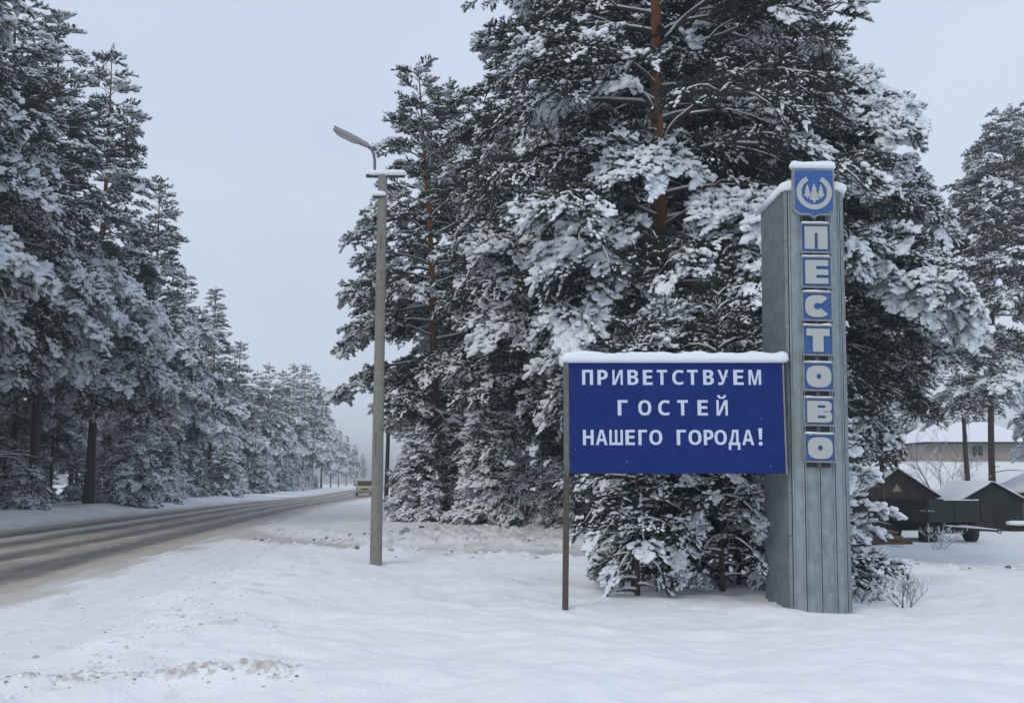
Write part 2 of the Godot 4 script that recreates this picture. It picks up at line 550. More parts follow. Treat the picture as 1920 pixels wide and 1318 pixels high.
# ---------------------------------------------------------------- trees
# o: height H, crown base cb (share of H), radius R, shape "pine" / "spruce" / "young", whorl spacing, limbs per whorl, spray size, snow laden, seed, extra boughs
func tree(called: String, label: String, cat: String, o: Dictionary, at := Vector3.ZERO, turn := 0.0, group := "") -> Node3D:
	var root := thing(called, label, cat, at, turn, group)
	var r := RandomNumberGenerator.new()
	r.seed = o.get("seed", 1)
	var H: float = o.H
	var cb: float = o.get("cb", 0.2)
	var R: float = o.R
	var kind: String = o.get("shape", "pine")
	var gap: float = o.get("gap", 0.62)
	var per: int = o.get("per", 4)
	var ss: float = o.get("spray", 1.0)
	var laden: float = o.get("snow", 0.5)
	var dens: float = o.get("dens", 1.0)
	var tr: float = o.get("trunk", 0.011 * H + 0.03)
	var nz := FastNoiseLite.new()
	nz.seed = r.randi() % 1000
	nz.frequency = 0.22
	var needles := [[], [], [], []]
	var snows := [[[], [], [], []], [[], [], [], []], [[], [], [], []], [[], [], [], []]]
	# trunk
	var tb := Mb.new()
	var tp := PackedVector3Array()
	var trr := PackedFloat32Array()
	var nseg := 14
	var lean: Vector3 = Vector3(r.randf_range(-.02, .02), 0, r.randf_range(-.02, .02)) * H * o.get("sway", 1.0) + o.get("lean", Vector3.ZERO)
	for i in nseg + 1:
		var t := float(i) / nseg
		tp.append(Vector3(0, H * t - 0.15 * (1.0 - t), 0) + lean * t * t + Vector3(nz.get_noise_1d(t * 9.0 + 3), 0, nz.get_noise_1d(t * 9.0 + 50)) * 0.25 * t * o.get("bend", 1.0))
		trr.append(tr * (pow(1.0 - t, 0.8) * 0.93 + 0.05) * (1.0 + 0.35 * smoothstep(0.04, 0.0, t)))
	tb.tube(tp, trr, 10, Color(1, 1, 1))
	var bark_low := Color(0.085, 0.068, 0.056)
	var bark_high := Color(0.27, 0.125, 0.055) if kind == "pine" else Color(0.10, 0.08, 0.06)
	for i in tb.v.size():
		var t := tb.v[i].y / H + nz.get_noise_3d(tb.v[i].x * 20, tb.v[i].y * 4, tb.v[i].z * 20) * 0.1
		tb.c[i] = bark_low.lerp(bark_high, smoothstep(o.get("orange", 0.22), o.get("orange", 0.22) + 0.16, t)) * (0.85 + 0.5 * absf(nz.get_noise_3d(tb.v[i].x * 40, tb.v[i].y * 12, tb.v[i].z * 40)))
	part("trunk", tb.mesh(M.bark), root)
	var lb := Mb.new()
	var ls := Mb.new()
	var on_trunk := func(y: float) -> Vector3:
		var f := clampf(y / H, 0.0, 1.0) * nseg
		var i := mini(int(f), nseg - 1)
		return tp[i].lerp(tp[i + 1], f - i)
	var put := func(p: Vector3, yaw: float, pitch: float, sc: float, outer: float, extra: float) -> void:
		var k := r.randi() % 4
		var roll := r.randf_range(-.35, .35)
		var b := Basis(Vector3.UP, -yaw) * Basis(Vector3.BACK, pitch) * Basis(Vector3.RIGHT, roll)
		var tf := Transform3D(b.scaled(Vector3.ONE * sc * ss), p)
		needles[k].append(tf)
		var q := laden + nz.get_noise_3dv(p * 1.9) * 1.25 + (outer - 0.6) * 0.45 + r.randf_range(-.25, .25) + extra
		var lv := 3 if q > 1.16 else 2 if q > 0.74 else (1 if q > 0.40 else 0)
		if q > 0.12: snows[k][lv].append(tf)
	var limb := func(p0: Vector3, yaw0: float, e0: float, droop: float, L: float, r0: float, from: float, step: float, subs: bool, extra: float, wob: float) -> void:
		var stack := [[p0, yaw0, e0, droop, L, r0, from, subs]]
		while not stack.is_empty():
			var w: Array = stack.pop_back()
			var pts := PackedVector3Array([w[0]])
			var yaws := [w[1]]
			var pit := [w[2]]
			var n := maxi(4, int(w[4] / 0.5))
			var p: Vector3 = w[0]
			var yaw: float = w[1]
			var radii := PackedFloat32Array([w[5]])
			for i in n:
				var s := (i + 1.0) / n
				var pitch: float = w[2] - w[3] * pow(s, 1.25) + r.randf_range(-.10, .10)
				yaw += r.randf_range(-.17, .17) * wob
				p += Vector3(cos(yaw) * cos(pitch), sin(pitch), sin(yaw) * cos(pitch)) * w[4] / n
				pts.append(p); yaws.append(yaw); pit.append(pitch)
				radii.append(lerpf(w[5], 0.008, pow(s, 0.8)))
			lb.tube(pts, radii, 5, Color(0.105, 0.082, 0.065), Color(0.09, 0.07, 0.055), false)
			# snow lying along the bare part of the limb
			var up := PackedVector3Array()
			var ur := PackedFloat32Array()
			for i in pts.size():
				up.append(pts[i] + Vector3(0, radii[i] * 0.75 + 0.010 * minf(1.0, ss), 0))
				ur.append((radii[i] * 0.62 + 0.015 * minf(1.0, ss)) * (0.75 + 0.5 * r.randf()) * (1.0 if i < pts.size() - 1 else 0.3))
			ls.tube(up, ur, 5, SNOW, Color(-1, 0, 0), false)
			var m := maxi(1, int(w[4] * (1.0 - w[6]) / step))
			var sgn := 1.0 if r.randf() > 0.5 else -1.0
			for k in m:
				var s: float = w[6] + (1.0 - w[6]) * (k + r.randf_range(.2, .8)) / m
				var fi := s * n
				var i := mini(int(fi), n - 1)
				var q := pts[i].lerp(pts[i + 1], fi - i)
				var ya: float = yaws[i] + sgn * deg_to_rad(r.randf_range(30, 72))
				put.call(q, ya, pit[i] * 0.7 + r.randf_range(-.45, .22), r.randf_range(.7, 1.1) * lerpf(1.05, 0.8, s), s, extra)
				sgn = -sgn
			put.call(pts[n - 1].lerp(pts[n], 0.4), yaws[n], pit[n] + r.randf_range(-.15, .1), r.randf_range(.75, 1.0), 1.0, extra)
			if w[7]:
				var nsub := int(clampf(w[4] / 0.62, 2, 7))
				var sg := 1.0 if r.randf() > 0.5 else -1.0
				for k in nsub:
					var s := 0.25 + 0.65 * (k + 0.5) / nsub
					var fi := s * n
					var i := mini(int(fi), n - 1)
					var q := pts[i].lerp(pts[i + 1], fi - i)
					stack.append([q, yaws[i] + sg * deg_to_rad(r.randf_range(35, 58)), pit[i] * 0.7 + r.randf_range(-.05, .12), w[3] * 0.75, w[4] * 0.42 * (1.15 - s * 0.75) * r.randf_range(.8, 1.2), w[5] * 0.45, 0.18, false])
					sg = -sg
	var step: float = 0.34 / dens * ss
	var y := cb * H
	var az := r.randf() * TAU
	while y < H * 0.985:
		var t := (y - cb * H) / (H * (1.0 - cb))
		var prof := 1.0
		if kind == "pine": prof = lerpf(o.get("low", 0.72), 1.0, t / 0.22) if t < 0.22 else pow(1.0 - (t - 0.22) / 0.78, o.get("taper", 0.9)) * 0.94 + 0.06
		elif kind == "spruce": prof = pow(1.0 - t, 0.95) * 0.97 + 0.03
		else: prof = lerpf(0.8, 1.0, t / 0.3) if t < 0.3 else pow(1.0 - (t - 0.3) / 0.7, 0.7) * 0.92 + 0.08
		var nl := per if t < 0.8 else maxi(3, per - 1)
		for i in nl:
			az += TAU / nl + r.randf_range(-.4, .4)
			var L: float = R * prof * r.randf_range(0.68, 1.15)
			var e0 := deg_to_rad(lerpf(2, 48, t) + r.randf_range(-8, 10))
			var dr := deg_to_rad(lerpf(46, 28, t) + r.randf_range(-8, 14))
			if kind == "spruce":
				e0 = deg_to_rad(lerpf(-16, 40, t)); dr = deg_to_rad(lerpf(22, 30, t))
			elif kind == "young":
				e0 = deg_to_rad(lerpf(8, 58, t) + r.randf_range(-8, 8)); dr = deg_to_rad(lerpf(58, 40, t) + r.randf_range(-5, 18))
			var yy := y + r.randf_range(-.2, .2) * gap
			limb.call(on_trunk.call(yy), az, e0, dr, L, clampf(0.014 * L + 0.012, 0.012, 0.085), (o.get("bare", 0.40) if kind == "pine" and L > 2.0 else 0.12), step, L > 1.1, 0.0, 1.0)
		y += gap * lerpf(1.05, 0.72, t) * r.randf_range(0.8, 1.2)
		az += r.randf()
	# leader
	for k in 3: put.call(on_trunk.call(H * (0.965 + 0.012 * k)), r.randf() * TAU, deg_to_rad(62 + 9 * k), 0.55, 0.9, 0.0)
	# dead limbs below the crown
	for k in o.get("dead", 5):
		var yy: float = H * cb * r.randf_range(0.25, 0.98)
		var ya := r.randf() * TAU
		var pts := PackedVector3Array()
		var radii := PackedFloat32Array()
		var p: Vector3 = on_trunk.call(yy)
		var L := R * r.randf_range(.2, .6)
		for i in 6:
			pts.append(p)
			radii.append(lerpf(0.03, 0.006, i / 5.0))
			p += Vector3(cos(ya), 0.25 - 0.12 * i, sin(ya)).normalized() * L / 5.0
			ya += r.randf_range(-.25, .25)
		lb.tube(pts, radii, 4, Color(0.09, 0.075, 0.065), Color(-1, 0, 0), false)
		for i in 6: pts[i] += Vector3(0, radii[i] * 0.8 + 0.008, 0)
		ls.tube(pts, radii, 4, SNOW, Color(-1, 0, 0), false)
	# boughs given one by one: [height, azimuth deg, elevation, droop, length, extra snow]
	for bw in o.get("boughs", []):
		limb.call(on_trunk.call(bw[0]), deg_to_rad(bw[1]), deg_to_rad(bw[2]), deg_to_rad(bw[3]), bw[4], 0.075, 0.30, step * 0.72, true, bw[5], 0.35)
	part("limb", lb.mesh(M.bark), root, "stuff")
	part("limb_snow", ls.mesh(M.snow), root, "stuff")
	for k in 4: many("needles", lib.needle[k], needles[k], root)
	for k in 4:
		for lv in 4: many("snow", lib.snow[k][lv], snows[k][lv], root)
	return root

func copy(o: Node3D, at: Vector3, turn: float, sc: float, label: String, group := "") -> Node3D:
	var c: Node3D = o.duplicate()
	c.name = numbered(String(o.name).rstrip("0123456789").trim_suffix("_"))
	add_child(c)
	c.position = at
	c.rotation.y = turn
	c.scale = Vector3.ONE * sc
	c.set_meta("label", label)
	if group: c.set_meta("group", group)
	elif c.has_meta("group"): c.remove_meta("group")
	return c

func on_ground(x: float, z: float, sink := 0.05) -> Vector3: return Vector3(x, height(x, z) - sink, z)

# ---------------------------------------------------------------- built things
func roll(b: Mb, at: Vector3, L: float, ry: float, rz: float, amp: float, sides := 14) -> void:
	# a rounded bar of settled snow lying along x, flatter below
	var n := maxi(10, int(L / 0.035))
	var first := b.v.size()
	var re := minf(L * 0.3, ry * 1.2)
	for i in n + 1:
		var x := -L / 2 + L * i / n
		var q := clampf((absf(x) - (L / 2 - re)) / re, 0.0, 1.0)
		var k := sqrt(maxf(0.0, 1.0 - pow(q, 2.6)))
		var hn := 1.0 + fn.get_noise_2d((at.x + x) * 12.0, at.y * 31.0) * amp
		for s in sides:
			var a := TAU * s / sides
			var y := sin(a)
			var p := Vector3(x, (pow(absf(y), 0.75) * (ry * hn if y > 0.0 else ry * -0.5)) * k, cos(a) * rz * k * (1.0 + fn.get_noise_2d((at.x + x) * 9.0, a * 9.0 + at.y) * amp * 0.7))
			b.vert(at + p, Vector3(0.001 * signf(x) + signf(x) * q * q, sin(a), cos(a) * 0.8).normalized(), SNOW)
	for i in n:
		for s in sides:
			var p0 := first + i * sides + s
			var p1 := first + i * sides + (s + 1) % sides
			b.face(p0, p1, p1 + sides); b.face(p0, p1 + sides, p0 + sides)

func ring_poly(rx: float, ry: float, a0: float, a1: float, hx: float, hy: float, e := 1.0, n := 26) -> PackedVector2Array:
	var p := PackedVector2Array()
	for i in n + 1:
		var a := lerpf(a0, a1, float(i) / n)
		p.append(Vector2(signf(cos(a)) * pow(absf(cos(a)), e) * rx, signf(sin(a)) * pow(absf(sin(a)), e) * ry))
	for i in n + 1:
		var a := lerpf(a1, a0, float(i) / n)
		p.append(Vector2(cos(a) * hx, sin(a) * hy))
	return p

func rect_poly(x0: float, y0: float, x1: float, y1: float) -> PackedVector2Array:
	return PackedVector2Array([Vector2(x0, y0), Vector2(x1, y0), Vector2(x1, y1), Vector2(x0, y1)])

# heavy block capitals in a box from -1 to 1
func block_letter(ch: String) -> Array:
	match ch:
		"П": return [PackedVector2Array([Vector2(-1, -1), Vector2(-.14, -1), Vector2(-.14, .42), Vector2(.14, .42), Vector2(.14, -1), Vector2(1, -1), Vector2(1, 1), Vector2(-1, 1)])]
		"Е": return [PackedVector2Array([Vector2(-1, -1), Vector2(1, -1), Vector2(1, -.52), Vector2(-.05, -.52), Vector2(-.05, -.25), Vector2(1, -.25), Vector2(1, .22), Vector2(-.05, .22), Vector2(-.05, .50), Vector2(1, .50), Vector2(1, 1), Vector2(-1, 1)])]
		"Т": return [PackedVector2Array([Vector2(-1, 1), Vector2(-1, .38), Vector2(-.46, .38), Vector2(-.46, -1), Vector2(.46, -1), Vector2(.46, .38), Vector2(1, .38), Vector2(1, 1)])]
		"О": return [ring_poly(1, 1, 0, PI, .20, .24, .72), ring_poly(1, 1, PI, TAU, .20, .24, .72)]
		"С":
			var p := ring_poly(1, 1, deg_to_rad(38), deg_to_rad(322), .30, .30, .75, 40)
			return [p]
		"В":
			var top := ring_poly(.62, .52, -PI / 2, PI / 2, .14, .12, .7, 14)
			var q := []
			for s in [[.48, 1.0], [-.48, 1.04]]:
				var t := PackedVector2Array()
				for v in top: t.append(Vector2(v.x * s[1] + .36, v.y + s[0]))
				q.append(t)
			q.append(rect_poly(-1, -1, -.16, 1))
			q.append(rect_poly(-.16, .60, .36, 1)); q.append(rect_poly(-.16, -1, .36, -.60))
			q.append(rect_poly(-.16, -.36, .36, .36))
			return q
	return []

func scaled_poly(p: PackedVector2Array, sx: float, sy: float, ox := 0.0, oy := 0.0) -> PackedVector2Array:
	var q := PackedVector2Array()
	for v in p: q.append(Vector2(v.x * sx + ox, v.y * sy + oy))
	return q

func make_pylon() -> void:
	var base := on_ground(3.915, -12.80, 0.0)
	base.y = 0.02
	var t := thing("town_name_pylon", "tall grey metal column with a blue emblem and town name reading downward", "town sign", base)
	t.rotation.z = deg_to_rad(-1.2)
	var flip := Basis(Vector3.RIGHT, Vector3.FORWARD, Vector3.UP)   # x,y of a plan outline to x,-z; its thickness upward
	var top := 5.47
	var bulge := func(x: float) -> float: return 0.19 * (1.0 - pow(absf(x) / 0.40, 2.0))
	var xs := [-0.40, -0.355, -0.215, -0.035, 0.165, 0.325, 0.40]
	for i in xs.size() - 1:
		var x0: float = xs[i] + 0.006
		var x1: float = xs[i + 1] - 0.006
		var b := Mb.new()
		var poly := PackedVector2Array()
		# folded edges stand out, the web lies back
		var lip := 0.016
		var pts := [[x0, lip], [x0 + 0.016, lip], [x0 + 0.026, 0.0], [(x0 + x1) / 2, 0.003], [x1 - 0.026, 0.0], [x1 - 0.016, lip], [x1, lip]]
		if x1 - x0 < 0.09: pts = [[x0, lip], [x1, lip]]
		for p in pts: poly.append(Vector2(p[0], -(bulge.call(p[0]) + p[1])))
		for k in range(pts.size() - 1, -1, -1): poly.append(Vector2(pts[k][0], -(bulge.call(pts[k][0]) - 0.03)))
		var k := [0.84, 1.08, 0.95, 1.0, 1.08, 0.86][i] as float
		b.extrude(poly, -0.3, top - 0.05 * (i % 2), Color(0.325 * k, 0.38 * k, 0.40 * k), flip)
		part("front_panel", b.mesh(M.galvanised), t)
	for s in [-1, 1]:
		var b := Mb.new()
		var poly := PackedVector2Array()
		var n := 15
		for i in n + 1:
			var z := 1.08 * i / n
			poly.append(Vector2(s * (0.40 + (0.022 if i % 2 else 0.0)), z + 0.004))
		poly.append(Vector2(s * 0.37, 1.08)); poly.append(Vector2(s * 0.37, 0.004))
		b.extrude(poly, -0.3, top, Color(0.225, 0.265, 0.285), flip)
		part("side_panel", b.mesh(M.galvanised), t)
	var bb := Mb.new()
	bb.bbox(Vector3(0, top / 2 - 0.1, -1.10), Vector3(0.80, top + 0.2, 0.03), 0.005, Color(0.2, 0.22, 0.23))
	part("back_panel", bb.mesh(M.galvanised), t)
	bb = Mb.new()
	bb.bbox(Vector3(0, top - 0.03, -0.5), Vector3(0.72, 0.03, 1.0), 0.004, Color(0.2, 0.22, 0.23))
	part("lid", bb.mesh(M.galvanised), t)
	# screw heads and rust specks
	bb = Mb.new()
	for x in [-0.375, 0.36]:
		var y := 0.35
		while y < 5.3:
			bb.blob(lib.ico0, Vector3(x, y, bulge.call(x) + 0.018), Basis.from_scale(Vector3(0.010, 0.010, 0.006)), Color(0.06, 0.05, 0.045))
			bb.blob(lib.ico0, Vector3(x + 0.004, y - 0.09, bulge.call(x) + 0.017), Basis.from_scale(Vector3(0.006, 0.008, 0.004)), Color(0.10, 0.07, 0.05))
			y += 0.55
	part("screw_heads", bb.mesh(M.rusty), t, "stuff")
	# snow on the top
	var sb := Mb.new()
	var outline := []
	for i in 9: outline.append(Vector2(-0.42 + 0.84 * i / 8.0, bulge.call(clampf(-0.42 + 0.84 * i / 8.0, -.4, .4)) + 0.03))
	for i in 9: outline.append(Vector2(0.43, -0.02 - 1.08 * i / 8.0))
	for i in 9: outline.append(Vector2(0.43 - 0.86 * i / 8.0, -1.13))
	for i in 9: outline.append(Vector2(-0.43, -1.10 + 1.08 * i / 8.0))
	var first := sb.v.size()
	var rings := [[0.93, -0.035], [1.03, -0.03], [1.05, 0.03], [1.01, 0.075], [0.90, 0.105], [0.6, 0.12], [0.05, 0.125]]
	for rg in rings:
		for p in outline:
			var q: Vector2 = Vector2(p.x, p.y + 0.5) * rg[0] - Vector2(0, 0.5)
			var nn := Vector3(p.x, 0, p.y + 0.5).normalized() * clampf(1.0 - rg[1] * 9.0, 0.0, 1.0) + Vector3.UP * clampf(rg[1] * 12.0, -0.6, 1.0)
			sb.vert(Vector3(q.x, top + rg[1] + fn.get_noise_2d(q.x * 50, q.y * 50) * 0.025 * float(rg[1] > 0.0), q.y), nn.normalized(), SNOW)
	var no := outline.size()
	for j in rings.size() - 1:
		for i in no:
			var p0 := first + j * no + i
			var p1 := first + j * no + (i + 1) % no
			sb.face(p0, p1, p1 + no); sb.face(p0, p1 + no, p0 + no)
	part("snow_cap", sb.mesh(M.snow), t)
	# rail that carries the letter plates
	var rb := Mb.new()
	rb.bbox(Vector3(-0.055, 3.42, 0.205), Vector3(0.30, 3.3, 0.035), 0.004, Color(0.035, 0.037, 0.04))
	rb.bbox(Vector3(-0.055, 3.42, 0.228), Vector3(0.05, 3.3, 0.012), 0.003, Color(0.15, 0.16, 0.165))
	part("letter_rail", rb.mesh(M.galvanised), t)
	var rows := [["П", 4.935, 4.535], ["Е", 4.490, 4.075], ["С", 4.025, 3.640], ["Т", 3.588, 3.190], ["О", 3.108, 2.735], ["В", 2.655, 2.288], ["О", 2.195, 1.828]]
	for rw in rows:
		var cy: float = (rw[1] + rw[2]) / 2
		var hh: float = rw[1] - rw[2]
		var c := Vector3(-0.055, cy, 0.262)
		var pb := Mb.new()
		# shallow tray: back and four raised edges
		pb.bbox(c + Vector3(0, hh / 2 - 0.012, 0), Vector3(0.40, 0.024, 0.05), 0.005, Color(0.33, 0.36, 0.37))
		pb.bbox(c - Vector3(0, hh / 2 - 0.012, 0), Vector3(0.40, 0.024, 0.05), 0.005, Color(0.33, 0.36, 0.37))
		for s in [-1, 1]: pb.bbox(c + Vector3(s * 0.190, 0, 0), Vector3(0.02, hh - 0.05, 0.05), 0.005, Color(0.33, 0.36, 0.37))
		var plate := part("letter_plate", pb.mesh(M.galvanised), t)
		var fb := Mb.new()
		fb.bbox(c - Vector3(0, 0, 0.004), Vector3(0.358, hh - 0.05, 0.03), 0.003, Color(0.036, 0.140, 0.40))
		part("face", fb.mesh(M.sign_paint), plate)
		var le := Mb.new()
		var lw := 0.148 if rw[0] in ["П", "Т", "Е"] else 0.158
		for p in block_letter(rw[0]):
			le.extrude(scaled_poly(p, lw, hh * 0.375), 0.012, 0.034, Color(0.44, 0.455, 0.45), Basis.IDENTITY, c)
		part("letter", le.mesh(M.letter_metal), plate)
		var sn := Mb.new()
		roll(sn, c + Vector3(0.0, hh / 2 + 0.004, 0.0), 0.39, 0.016, 0.03, 0.9, 10)
		part("snow", sn.mesh(M.snow), plate)
	# emblem shield
	var sc := Vector3(-0.055 - 0.018, 5.335, 0.27)
	var sh := func(w: float, h: float) -> PackedVector2Array:
		var p := PackedVector2Array([Vector2(-w, h), Vector2(-w, -h + 0.12)])
		for i in 6:
			var a := PI + PI / 2 * i / 5.0
			p.append(Vector2(-w + 0.10 + cos(a) * 0.10, -h + 0.12 + sin(a) * 0.09))
		p.append(Vector2(-0.06, -h + 0.03)); p.append(Vector2(0, -h - 0.012)); p.append(Vector2(0.06, -h + 0.03))
		for i in 6:
			var a := PI * 1.5 + PI / 2 * i / 5.0
			p.append(Vector2(w - 0.10 + cos(a) * 0.10, -h + 0.12 + sin(a) * 0.09))
		p.append(Vector2(w, -h + 0.12)); p.append(Vector2(w, h))
		return p
	var eb := Mb.new()
	eb.extrude(sh.call(0.272, 0.325), -0.05, 0.02, Color(0.33, 0.36, 0.37), Basis.IDENTITY, sc)
	var em := part("emblem_shield", eb.mesh(M.galvanised), t)
	eb = Mb.new()
	eb.extrude(sh.call(0.247, 0.300), 0.0, 0.027, Color(0.038, 0.145, 0.44), Basis.IDENTITY, sc)
	part("face", eb.mesh(M.sign_paint), em)
	eb = Mb.new()
	eb.extrude(ring_poly(0.232, 0.232, deg_to_rad(116), deg_to_rad(424), 0.167, 0.167, 1.0, 44), 0.02, 0.042, Color(0.44, 0.455, 0.45), Basis.IDENTITY, sc + Vector3(0, 0.005, 0))
	part("horseshoe", eb.mesh(M.letter_metal), em)
	for f in [[0.0, 0.0, 1.0], [-0.088, 0.02, 0.72], [0.088, 0.02, 0.72]]:
		var p := PackedVector2Array()
		var half := [[0.015, -0.135], [0.015, -0.105], [0.078, -0.085], [0.035, -0.03], [0.058, -0.025], [0.024, 0.03], [0.038, 0.035], [0.0, 0.130]]
		for q in half: p.append(Vector2(q[0], q[1]))
		for k in range(half.size() - 2, -1, -1): p.append(Vector2(-half[k][0], half[k][1]))
		eb = Mb.new()
		eb.extrude(scaled_poly(p, f[2] * 0.92, f[2], f[0], f[1]), 0.02, 0.038, Color(0.44, 0.455, 0.45), Basis.IDENTITY, sc)
		part("fir_tree_emblem", eb.mesh(M.letter_metal), em)
	var es := Mb.new()
	roll(es, sc + Vector3(0, 0.365, -0.02), 0.62, 0.072, 0.085, 0.3)
	part("snow_cap", es.mesh(M.snow), em)

func make_signboard() -> void:
	var t := thing("welcome_signboard", "wide dark blue board with white lettering and a roll of snow on top", "signboard", Vector3(2.12, 0.0, -12.70))
	var b := Mb.new()
	b.bbox(Vector3(0, 2.425, 0), Vector3(2.755, 1.425, 0.035), 0.006, Color(0.010, 0.033, 0.195))
	var board := part("board", b.mesh(M.board_paint), t)
	b = Mb.new()
	b.bbox(Vector3(1.393, 2.425, 0.004), Vector3(0.022, 1.44, 0.05), 0.004, Color(0.30, 0.33, 0.38))
	part("edge_strip", b.mesh(M.galvanised), t)
	b = Mb.new()
	b.bbox(Vector3(-1.418, 2.425, -0.012), Vector3(0.075, 1.44, 0.07), 0.012, Color(0.175, 0.195, 0.195))
	part("frame_upright", b.mesh(M.galvanised), t)
	b = Mb.new()
	b.bbox(Vector3(0, 3.153, -0.012), Vector3(2.85, 0.028, 0.06), 0.004, Color(0.16, 0.18, 0.2))
	part("top_rail", b.mesh(M.galvanised), t)
	b = Mb.new()
	b.bbox(Vector3(1.32, 2.42, -0.055), Vector3(0.06, 1.38, 0.05), 0.006, Color(0.16, 0.18, 0.2))
	b.bbox(Vector3(0, 2.0, -0.045), Vector3(2.7, 0.05, 0.05), 0.006, Color(0.16, 0.18, 0.2))
	b.bbox(Vector3(0, 2.9, -0.045), Vector3(2.7, 0.05, 0.05), 0.006, Color(0.16, 0.18, 0.2))
	part("back_brace", b.mesh(M.galvanised), t)
	b = Mb.new()
	var pb := Basis(Vector3.BACK, deg_to_rad(-1.0))
	b.bbox(Vector3(-1.438, 0.70, -0.012), Vector3(0.076, 2.0, 0.076), 0.012, Color(0.125, 0.105, 0.085), pb)
	part("post", b.mesh(M.post_paint), t)
	var s := Mb.new()
	roll(s, Vector3(0.0, 3.185, -0.01), 2.97, 0.095, 0.095, 0.42)
	part("snow_cap", s.mesh(M.snow), t)
	s = Mb.new()
	var rg := RandomNumberGenerator.new()
	rg.seed = 12
	for i in 9: s.blob(lib.ico0, Vector3(rg.randf_range(-1.35, 1.36), 1.73 + 1.38 * pow(rg.randf(), 0.8), 0.018), Basis.from_scale(Vector3(rg.randf_range(.003, .010), rg.randf_range(.003, .009), 0.004)), SNOW)
	part("frost_specks", s.mesh(M.snow), board, "stuff")
	# lettering: every letter gets its own place on the board, measured in metres from its left edge and top
	var font := SystemFont.new()
	font.font_names = ["Droid Sans"]
	font.font_weight = 700
	var k := 2.755 / 1665.0
	var lines := [
		[220.0, 338.0, "ПРИВЕТСТВУЕМ", [260, 345, 380, 460, 497, 578, 615, 700, 735, 810, 845, 925, 965, 1055, 1083, 1165, 1207, 1290, 1320, 1405, 1443, 1522, 1562, 1660]],
		[457.0, 577.0, "ГОСТЕЙ", [535, 612, 695, 797, 850, 942, 1000, 1083, 1157, 1237, 1305, 1392]],
		[688.0, 806.0, "НАШЕГОГОРОДА!", [262, 345, 362, 452, 467, 572, 592, 665, 692, 760, 778, 877, 990, 1062, 1082, 1182, 1200, 1275, 1283, 1378, 1392, 1482, 1498, 1590, 1625, 1655]]]
	for ln in lines:
		for i in ln[2].length():
			var ch: String = ln[2][i]
			var tm := TextMesh.new()
			tm.font = font
			tm.text = ch
			tm.font_size = 64
			tm.pixel_size = 0.01
			tm.curve_step = 3.0
			tm.depth = 0.006
			tm.material = M.lettering
			var bx := tm.get_aabb()
			var x0: float = ln[3][i * 2] * k - 160.0 * k - 2.755 / 2
			var x1: float = ln[3][i * 2 + 1] * k - 160.0 * k - 2.755 / 2
			var y1: float = 3.137 - (ln[0] - 165.0) * k
			var y0: float = 3.137 - (ln[1] - 165.0) * k
			var capb := -0.22
			var caph := 0.46
			if ch in ["О", "С"]: capb = -0.228; caph = 0.476
			if ch == "!": y1 += 0.02
			var o := part("letter", tm, board)
			o.scale = Vector3((x1 - x0) / bx.size.x, (y1 - y0) / caph, 1.0)
			o.position = Vector3((x0 + x1) / 2 - bx.get_center().x * o.scale.x, y0 - capb * o.scale.y, 0.020)

